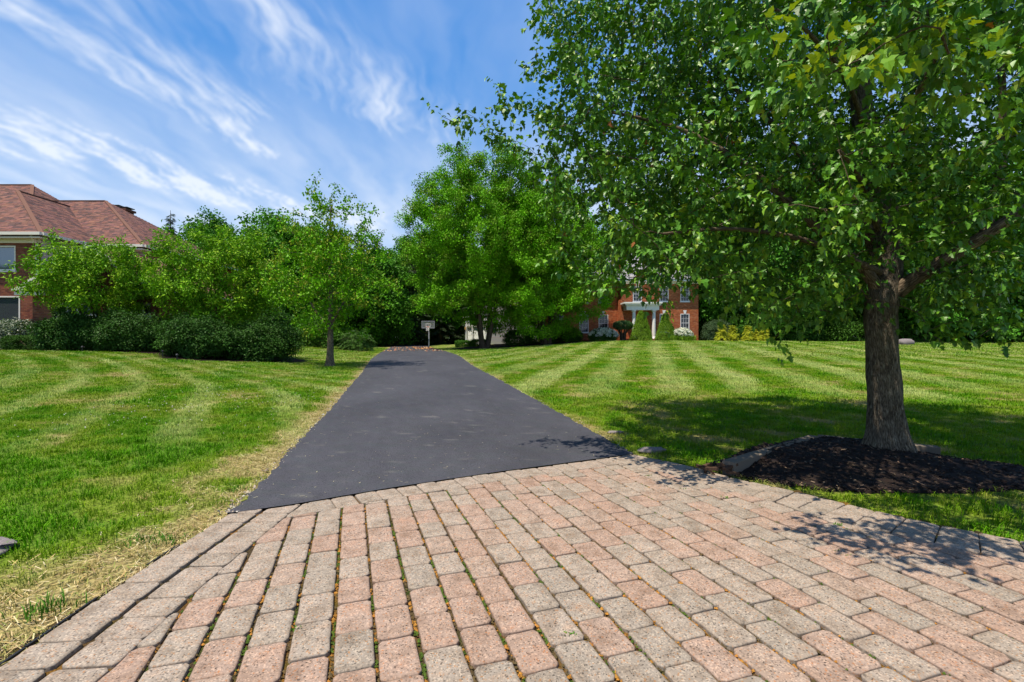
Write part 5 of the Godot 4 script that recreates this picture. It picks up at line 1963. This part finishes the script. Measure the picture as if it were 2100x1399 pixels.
	for t in [[-5.4, 52.8, 1.0, 0.42, "low bright hedge plant in front of the white garage"], [-3.7, 52.6, 0.9, 0.45, "low dark hedge plant in front of the white garage"]]:
		shrub("low_hedge", t[4], at(t[0], t[1]), Vector3(t[2], t[3], 0.6), sp_small, M.leaf, 700, Color(0.055, 0.16, 0.015), {"size": 1.0, "low": -0.7, "square": 0.75, "category": "hedge"})
	for t in [[0.6, 48.6, 1.5, 0.9], [3.2, 49.2, 1.6, 1.0], [6.0, 49.0, 1.3, 0.8]]:
		shrub("foundation_shrub", "dark shrub in the shade under the birches", at(t[0], t[1]), Vector3(t[2], t[3], 1.0), sp_small, M.leaf, 600, Color(0.05, 0.13, 0.015), {"size": 1.6, "low": -0.7, "group": "shrubs under the birches"})
	# in front of the right house
	shrub("cone_spruce", "clipped cone of dwarf spruce left of the white portico column", at(12.9, 47.2), Vector3(1.05, 1.45, 0.95), sp_small, M.leaf, 1500, Color(0.17, 0.30, 0.022), {"size": 1.0, "low": -1.0, "cone": 0.72, "inner": 0.85, "rough": 0.06, "category": "conifer"})
	shrub("cone_spruce", "clipped cone of dwarf spruce right of the white portico column", at(15.35, 47.4), Vector3(0.95, 1.35, 0.9), sp_small, M.leaf, 1400, Color(0.165, 0.295, 0.022), {"size": 1.0, "low": -1.0, "cone": 0.8, "inner": 0.85, "rough": 0.08, "category": "conifer"})
	var tw := at(11.3, 48.2)
	var tp := thing("standard_topiary", "flat-topped topiary shrub on dark bare stems by the brick corner", "topiary", tw)
	var tb := Buf.new()
	for k in 6:
		var a := TAU * k / 6
		tb.tube(PackedVector3Array([tw + Vector3(cos(a), 0, sin(a)) * 0.2 + Vector3.DOWN * 0.1, tw + Vector3(cos(a) * 0.28, 0.7, sin(a) * 0.28), tw + Vector3(cos(a) * 0.7, 1.35, sin(a) * 0.6)]), PackedFloat32Array([0.09, 0.08, 0.05]), 6)
	part("stems", tb.mesh(), M.bark_dark, tp)
	var tm := Many.new()
	for k in 900:
		var q := rand_dir()
		q.y = maxf(q.y, -0.75)
		put_sprig(tm, tw + Vector3(q.x * 0.95, 1.55 + q.y * 0.42, q.z * 0.85), q, 1.0, vary(Color(0.045, 0.12, 0.022), 0.3))
	many("foliage", sp_small[0], M.leaf_gloss, tm, tp)
	for t in [[9.2, 47.7, 1.45, 0.8, "white-flowering hydrangea bush under the recessed brick wall's window"], [17.1, 47.6, 1.0, 0.75, "white-flowering hydrangea bush below the right-hand lower window"]]:
		var w := at(t[0], t[1])
		var hs := shrub("hydrangea_bush", t[4], w, Vector3(t[2], t[3], 0.9), sp_small, M.leaf, 900, Color(0.06, 0.13, 0.02), {"size": 1.3, "low": -0.6, "group": "hydrangeas before the right house"})
		var fm := Buf.new()
		for k in 26:
			var q := rand_dir()
			simple_leaf(fm, q * 0.12, rand_dir(), q, 0.09, 0.09, Color.WHITE * rng.randf_range(0.85, 1.05))
		var fr := Many.new()
		for k in 85:
			var q := rand_dir()
			q = Vector3(q.x, absf(q.y) * 0.9 - 0.1, absf(q.z) if rng.randf() < 0.7 else q.z)
			put_sprig(fr, w + Vector3(q.x * t[2], 0.55 + q.y * t[3], q.z * 1.0), q, 1.0, vary(Color(0.72, 0.74, 0.62), 0.1))
		many("flowers", fm.mesh(false, true), M.petal, fr, hs)
	var lw := at(16.6, 46.5)
	var lt := thing("daylily_clump", "arching bright green daylily clump in front of the right cone spruce", "plant", lw)
	var bl := Buf.new()
	for k in 420:
		var o := lw + Vector3(rng.randf_range(-1.5, 1.5), -0.02, rng.randf_range(-0.5, 0.5))
		blade(bl, o, rng.randf_range(0.4, 0.75), 0.035, rng.randf() * TAU, rng.randf_range(0.3, 1.0), vary(Color(0.13, 0.24, 0.02), 0.3))
	part("leaves", bl.mesh(false, true), M.grass, lt)
	# golden shrubs and the pale shrub right of the house
	k0 = 0
	for t in [[1480, 0.62, 0.86], [1503, 0.42, 0.76], [1534, 0.55, 0.78], [1553, 0.34, 0.62], [1569, 0.38, 0.62]]:
		var d := 43.0
		shrub("golden_cypress", ["full golden-yellow cypress shrub nearest the brick house", "slim golden-yellow cypress shrub second from the brick house", "golden-yellow cypress shrub in the middle of the row", "small golden cypress shrub fourth from the brick house", "small golden cypress shrub last in the row away from the house"][k0], at((t[0] - 1050.0) * d / F, d), Vector3(t[1], t[2], 0.6), sprays, M.needle, 330, Color(0.42, 0.45, 0.02), {"size": 0.42, "low": -0.75, "rough": 0.4, "inner": 0.5, "cone": 0.8, "group": "golden cypress row"})
		k0 += 1
	shrub("pale_shrub", "pale-leaved rounded shrub at the right corner of the orange brick house", at(20.6, 47.4), Vector3(1.4, 1.3, 1.2), sp_small, M.leaf, 1100, Color(0.07, 0.12, 0.05), {"size": 1.5, "low": -0.6, "rough": 0.3})
	# woods: three kinds, then copies of each
	var protos := []
	for t in [[-22.5, 47.0, 5.2, 11.5, Color(0.040, 0.120, 0.008), "round-crowned tree standing behind the young maple"], [24.0, 53.0, 5.8, 14.0, Color(0.045, 0.135, 0.009), "broad leafy tree behind the golden cypress row"], [35.0, 40.0, 5.4, 15.0, Color(0.034, 0.105, 0.009), "dark leafy tree at the woods' edge behind the boulder"]]:
		var w := at(t[0], t[1])
		var hh: float = t[3]
		var cc := w + Vector3.UP * hh * 0.53
		var st := [[[w + Vector3.DOWN * 0.2, w + Vector3(0.1, hh * 0.3, 0), w + Vector3(-0.1, hh * 0.6, 0.1), w + Vector3(0, hh * 0.92, 0)], hh * 0.018, 0.04]]
		var tt := crown(230, cc, Vector3(t[2], hh * 0.52, t[2]), 0.3, lump, 0.5, 0.2)
		protos.append(leafy_tree("woodland_tree", t[5], w, st, tt, {"bark": M.bark_dark, "lowest": hh * 0.12, "tip": 0.012, "seg": 0.9, "meshes": sp_back, "leaf": M.leaf, "center": cc, "gap": 0.42, "per": 4, "reach": 3.6, "size": 1.05, "color": t[4] * 1.7, "young": 0.25, "young_color": t[4] * 2.8, "jitter": 0.7}, "woodland trees"))
	for t in [[0, -27.0, 52.0, 1.0, 1.05, "round-crowned tree farther left behind the small ornamental trees"], [0, -17.0, 58.0, 2.2, 1.0, "round-crowned tree between young maple and birch"], [1, -8.5, 74.0, 0.6, 1.15, "leafy tree showing behind the spruces at the drive's end"], [1, -29.0, 66.0, 4.0, 1.1, "leafy tree behind the brown roof's right end"], [1, 9.0, 72.0, 1.3, 1.2, "leafy tree behind the orange brick house's roof"], [0, 31.0, 50.0, 0.4, 1.25, "leafy tree behind the maple's left branches at the wood's edge"], [2, 27.5, 46.0, 2.0, 0.95, "dark woodland tree between golden cypresses and boulder"], [2, 42.0, 43.0, 3.0, 1.05, "dark woodland tree right of the boulder"], [1, 47.0, 38.0, 5.0, 1.0, "leafy tree at the far right woods' edge"], [2, 38.0, 49.0, 1.0, 1.2, "tall dark tree in the second row behind the boulder"], [0, 52.0, 47.0, 2.7, 1.4, "bright tree in the second row at the far right"], [1, 33.0, 60.0, 3.3, 1.3, "tall tree deep in the woods behind the golden cypresses"], [2, 58.0, 40.0, 4.4, 1.1, "dark woodland tree beyond the right edge of the lawn"], [1, 0.5, 70.0, 2.9, 1.2, "tall tree behind the white garage"], [2, 21.0, 66.0, 0.9, 1.2, "dark tree behind the orange house's right end"], [0, 46.0, 60.0, 0.2, 1.5, "large tree deep behind the woodland edge"], [2, -38.0, 60.0, 1.2, 1.0, "dark tree behind the left house"], [0, -12.5, 70.0, 1.9, 1.2, "tall bright tree behind the spruces"], [0, -21.5, 54.0, 3.9, 0.95, "round-crowned tree filling the gap beside the young maple"], [1, -24.0, 62.0, 5.5, 0.95, "leafy tree behind the left lawn's far shrubs"], [1, -34.0, 74.0, 0.1, 1.25, "tall leafy tree far behind the left house"], [0, 15.0, 78.0, 0.8, 1.5, "large bright tree rising behind the orange house"], [1, -17.0, 78.0, 2.6, 1.25, "tall leafy tree far beyond the drive's end"], [1, 39.0, 70.0, 1.7, 1.45, "tall leafy tree in the deep woods behind the boulder"], [2, 62.0, 52.0, 0.3, 1.4, "dark tree in the deep woods at the far right"], [1, 28.0, 74.0, 4.6, 1.5, "tall leafy tree in the deep woods right of the orange house"]]:
		copy_tree(protos[t[0]], t[5], at(t[1], t[2]), t[3], t[4], "woodland trees")
	# trees across the street, mirrored in the window panes
	for t in [[1, -66.0, -30.0, 0.3, 1.0, "leafy tree down the street, first of the mirrored row"], [0, -75.0, -33.0, 1.3, 1.1, "round-crowned tree down the street between two leafy ones"], [2, -84.0, -31.0, 2.0, 0.9, "dark leafy tree in the middle of the row down the street"], [1, -93.0, -34.0, 2.9, 0.9, "leafy tree down the street beyond the dark one"], [0, -102.0, -32.0, 3.6, 1.1, "round-crowned tree at the end of the row down the street"]]:
		copy_tree(protos[t[0]], t[5], at(t[1], t[2]), t[3], t[4], "trees across the street")
	# undergrowth along the wood's edge
	var ug := noise(8, 0.1, 2)
	k0 = 0
	for t in [[24.5, 46.0], [27.5, 44.0], [31.0, 42.5], [34.5, 41.0], [38.0, 40.0], [41.5, 39.0], [45.0, 37.5], [49.0, 36.5], [54.0, 36.0]]:
		shrub("woodland_shrub", "dark undergrowth shrub along the shaded woods' edge", at(t[0], t[1]), Vector3(2.3, 1.5 + 0.5 * ug.get_noise_1d(k0 * 3.0), 1.3), sp_mag, M.leaf, 420, Color(0.045, 0.120, 0.012), {"size": 2.0, "low": -0.55, "rough": 0.5, "group": "undergrowth along the woods' edge"})
		k0 += 1
	# weeds in the joints and the verge
	k0 = 0
	for t in [[613, 1290], [1170, 1300], [1330, 975], [1398, 1003], [1484, 1020], [1718, 1075], [1740, 1140], [1720, 1130]]:
		var d: float = F * EYE / (t[1] - 700.0)
		var w := Vector3((t[0] - 1050.0) * d / F, -0.012, -d)
		var wb := Buf.new()
		for k in 26:
			var q := rand_dir()
			simple_leaf(wb, Vector3(rng.randf_range(-0.03, 0.03), 0.004, rng.randf_range(-0.012, 0.012)), Vector3(q.x, absf(q.y) * 0.6 + 0.15, q.z), Vector3.UP + rand_dir() * 0.5, rng.randf_range(0.012, 0.026), 0.009, vary(Color(0.09, 0.21, 0.02), 0.3))
		single("joint_weed", wb.mesh(false, true), M.leaf, "tiny green weed sprouting from a joint between the pavers", "weed", w, "weeds in the paver joints")
		k0 += 1
	for t in [[290, 1105, 0.06], [340, 1105, 0.045], [90, 1245, 0.075], [480, 1000, 0.05]]:
		var d: float = F * EYE / (t[1] - 700.0)
		var w := Vector3((t[0] - 1050.0) * d / F, -0.02, -d)
		var wb := Buf.new()
		for k in 60:
			blade(wb, Vector3(rng.randfn(0.0, 0.06), 0, rng.randfn(0.0, 0.05)), t[2] * rng.randf_range(0.5, 1.1), 0.006, rng.randf() * TAU, rng.randf_range(0.2, 1.1), vary(Color(0.06, 0.16, 0.015), 0.35))
		single("grass_tuft", wb.mesh(false, true), M.grass, "coarse dark green grass tuft in the dry straw verge beside the pavers", "grass tuft", w, "tufts in the dry verge")
# ---------- materials
func speckle_image(size: int) -> Image:   # exposed aggregate: pale and dark grains
	var im := Image.create(size, size, false, Image.FORMAT_RGB8)
	im.fill(grey(0.81))
	for k in size * size / 9:
		var x := rng.randi() % size
		var y := rng.randi() % size
		var v := rng.randf()
		var c := grey(rng.randf_range(0.66, 0.86))
		if v < 0.34: c = Color(1.0, 0.99, 0.97) * rng.randf_range(0.92, 1.0)
		elif v < 0.48: c = grey(rng.randf_range(0.42, 0.60))
		elif v < 0.56: c = Color(0.86, 0.70, 0.55)
		var s := 1 + rng.randi() % 4
		im.fill_rect(Rect2i(x, y, s, 1 + rng.randi() % 4), c)
	return im

func make_materials() -> void:
	var sp := speckle_image(1024)
	var st := ImageTexture.create_from_image(sp)
	var greys := [Color(0.43, 0.365, 0.30), Color(0.40, 0.345, 0.285), Color(0.445, 0.375, 0.31), Color(0.46, 0.335, 0.265), Color(0.445, 0.32, 0.25), Color(0.47, 0.35, 0.28), Color(0.45, 0.345, 0.275)]
	var blotch := noise_tex(61, 0.012, 4, 512, [[0.0, Color(0.84, 0.81, 0.78)], [0.4, Color(0.95, 0.94, 0.93)], [0.6, Color(1, 1, 1)], [1.0, Color(1.0, 0.93, 0.88)]])
	for k in 8:
		var m := mat(greys[k] if k < 7 else Color.WHITE, 0.85, 0.35)
		m.albedo_texture = st
		m.heightmap_enabled = true
		m.heightmap_texture = st
		m.heightmap_scale = 0.18
		tri(m, 1.0 / 2.1)
		m.detail_enabled = true
		m.detail_blend_mode = BaseMaterial3D.BLEND_MODE_MUL
		m.detail_albedo = blotch
		m.detail_uv_layer = BaseMaterial3D.DETAIL_UV_2
		m.uv2_triplanar = true
		m.uv2_world_triplanar = true
		m.uv2_scale = Vector3.ONE * 0.9
		if k < 7:
			M["stone_%d" % k] = m
		else:
			m.vertex_color_use_as_albedo = true
			M.stone_rest = m
	var fine := noise_tex(3, 0.09, 4, 512, [[0.0, grey(0.72)], [0.45, grey(0.9)], [1.0, grey(1.0)]])
	var coarse := noise_tex(5, 0.03, 5, 512, [[0.0, grey(0.35)], [0.5, grey(0.8)], [1.0, grey(1.0)]])
	var m2 := mat(Color.WHITE, 0.95, 0.2)
	m2.vertex_color_use_as_albedo = true
	m2.albedo_texture = coarse
	M.soil = tri(m2, 1.6)
	var asp := Image.create(1024, 1024, false, Image.FORMAT_RGB8)
	asp.fill(grey(0.90))
	for k in 90000:
		var v := rng.randf()
		asp.fill_rect(Rect2i(rng.randi() % 1024, rng.randi() % 1024, 1 + rng.randi() % 3, 1 + rng.randi() % 3), grey(rng.randf_range(0.50, 0.82)) if v < 0.62 else grey(rng.randf_range(0.93, 1.0)))
	var at_ := ImageTexture.create_from_image(asp)
	var ma := mat(Color(1.12, 1.12, 1.12), 0.8, 0.3)
	ma.vertex_color_use_as_albedo = true
	ma.albedo_texture = at_
	ma.heightmap_enabled = true
	ma.heightmap_texture = at_
	ma.heightmap_scale = 0.25
	M.asphalt = tri(ma, 1.0 / 2.4)
	var sa := mat(Color.WHITE, 0.95, 0.2)
	sa.vertex_color_use_as_albedo = true
	sa.albedo_texture = coarse
	M.sand = tri(sa, 6.0)
	var mu := mat(Color.WHITE, 0.9, 0.3)
	mu.vertex_color_use_as_albedo = true
	mu.albedo_texture = coarse
	M.mulch = tri(mu, 7.0)
	var li := mat(Color.WHITE, 0.85, 0.3)
	li.vertex_color_use_as_albedo = true
	M.litter = li
	M.grass = leaf_mat(0.6, Color(0.48, 0.54, 0.08), 0.18)
	M.leaf = leaf_mat(0.5, Color(0.50, 0.56, 0.05), 0.22)
	M.leaf_gloss = leaf_mat(0.40, Color(0.60, 0.68, 0.12), 0.5)
	M.needle = leaf_mat(0.6, Color(0.3, 0.34, 0.1), 0.35)
	M.maple_leaf = leaf_mat(0.42, Color(0.46, 0.52, 0.05), 0.36)
	M.petal = leaf_mat(0.7, Color(0.5, 0.5, 0.45), 0.3)
	var lc := [Color(0.064, 0.172, 0.012), Color(0.05, 0.135, 0.01), Color(0.078, 0.205, 0.014), Color(0.125, 0.26, 0.016), Color(0.17, 0.25, 0.02), Color(0.05, 0.11, 0.016)]
	for k in 6:
		var l := leaf_mat(0.42, Color(0.46, 0.52, 0.05), 0.36)
		l.vertex_color_use_as_albedo = false
		l.albedo_color = lc[k].linear_to_srgb()
		M["leaf_%d" % k] = l
	# bark with deep vertical furrows
	var bk := Image.create(512, 512, false, Image.FORMAT_RGB8)
	var bh := Image.create(512, 512, false, Image.FORMAT_RGB8)
	var b1 := noise(21, 0.02, 4)
	b1.fractal_type = FastNoiseLite.FRACTAL_RIDGED
	var b2 := noise(22, 0.02, 4)
	for y in 512:
		for x in 512:
			var a := TAU * x / 512.0
			var cx := cos(a) * 81.0
			var cy := sin(a) * 81.0
			var fade := float(y) / 512.0
			var r1 := lerpf(b1.get_noise_3d(cx * 2.6, cy * 2.6, y * 0.42), b1.get_noise_3d(cx * 2.6, cy * 2.6, (y - 512) * 0.42), fade)
			var r2 := lerpf(b2.get_noise_3d(cx, cy, y * 0.7 + 900.0), b2.get_noise_3d(cx, cy, (y - 512) * 0.7 + 900.0), fade)
			var hh := clampf(0.62 - 0.55 * r1 + 0.2 * r2, 0.0, 1.0)
			bh.set_pixel(x, y, grey(hh))
			var c := Color(0.060, 0.047, 0.034).lerp(Color(0.30, 0.26, 0.195), sst(0.15, 0.8, hh))
			c = c.lerp(Color(0.46, 0.46, 0.37), 0.7 * sst(0.22, 0.48, r2) * sst(0.4, 0.75, hh))
			bk.set_pixel(x, y, c.linear_to_srgb())
	var bt := ImageTexture.create_from_image(bk)
	var bht := ImageTexture.create_from_image(bh)
	for q in [["bark_near", Color(1.0, 1.0, 1.0), 4.0], ["bark_limb", Color(0.80, 0.72, 0.66), 0.6], ["bark", Color(0.95, 0.9, 0.85), 1.5], ["bark_dark", Color(0.6, 0.52, 0.46), 1.5]]:
		var m := mat(q[1], 0.9, 0.25)
		m.albedo_texture = bt
		m.heightmap_enabled = true
		m.heightmap_texture = bht
		m.heightmap_scale = q[2]
		M[q[0]] = m
	var tim := mat(Color(0.19, 0.16, 0.125), 0.9, 0.2)
	tim.albedo_texture = fine
	tri(tim, 3.0)
	tim.uv1_scale = Vector3(3.0, 12.0, 3.0)
	M.timber = tim
	M.rotten = tri(mat(Color(0.13, 0.08, 0.055), 0.95, 0.1), 6.0)
	M.rotten.albedo_texture = coarse
	var rk := mat(Color(0.33, 0.29, 0.29), 0.9, 0.25)
	rk.albedo_texture = coarse
	M.rock = tri(rk, 5.0)
	M.black_plastic = mat(Color(0.012, 0.012, 0.013), 0.5, 0.4)
	for q in [["mortar", Color(0.26, 0.21, 0.17)], ["mortar_red", Color(0.40, 0.27, 0.19)], ["siding_back", Color(0.5, 0.49, 0.46)], ["roof_felt", Color(0.06, 0.04, 0.035)], ["ridge", Color(0.20, 0.105, 0.075)], ["chimney_brick", Color(0.16, 0.075, 0.05)], ["step_brick", Color(0.33, 0.12, 0.07)]]:
		var m := mat(q[1], 0.9, 0.25)
		m.albedo_texture = fine
		M[q[0]] = tri(m, 4.0)
	for q in ["brick", "shingle", "siding"]:
		var m := mat(Color.WHITE, 0.88 if q != "siding" else 0.6, 0.3)
		m.vertex_color_use_as_albedo = true
		m.albedo_texture = fine
		M[q] = tri(m, 5.0)
	M.white_paint = mat(Color(0.76, 0.76, 0.75), 0.5, 0.4)
	M.cream_paint = mat(Color(0.66, 0.63, 0.56), 0.5, 0.4)
	M.dark_metal = mat(Color(0.02, 0.02, 0.022), 0.5, 0.5)
	M.pole = mat(Color(0.33, 0.35, 0.40), 0.45, 0.5)
	M.rim = mat(Color(0.55, 0.10, 0.03), 0.5, 0.5)
	M.net = mat(Color(0.75, 0.75, 0.75), 0.8, 0.3)
	M.brass = mat(Color(0.45, 0.28, 0.08), 0.4, 0.5)
	M.door = mat(Color(0.07, 0.022, 0.018), 0.4, 0.5)
	var gl := mat(Color(0.17, 0.20, 0.22), 0.04, 0.6)
	gl.metallic = 0.75
	M.glass = gl
	var gc := mat(Color(0.03, 0.035, 0.04), 0.05, 0.55)
	M.glass_clear = gc
	var cl := mat(Color(0.8, 0.85, 0.87), 0.05, 0.5)
	cl.albedo_color.a = 0.12
	cl.transparency = BaseMaterial3D.TRANSPARENCY_ALPHA
	M.clear = cl

func _ready() -> void:
	var t0 := Time.get_ticks_msec()
	rng.seed = 20240611
	n_big = noise(1, 0.05, 3)
	n_mid = noise(2, 0.55, 4)
	n_fine = noise(3, 2.2, 3)
	make_light()
	print("sky ", Time.get_ticks_msec() - t0)
	make_materials()
	make_polys()
	make_ground()
	make_drive()
	make_apron()
	print("setting ", Time.get_ticks_msec() - t0)
	left_house()
	right_house()
	print("houses ", Time.get_ticks_msec() - t0)
	near_maple()
	make_bed()
	print("maple ", Time.get_ticks_msec() - t0)
	hoop()
	make_plants()
	print("plants ", Time.get_ticks_msec() - t0)
	make_grass()
	print("grass ", Time.get_ticks_msec() - t0)
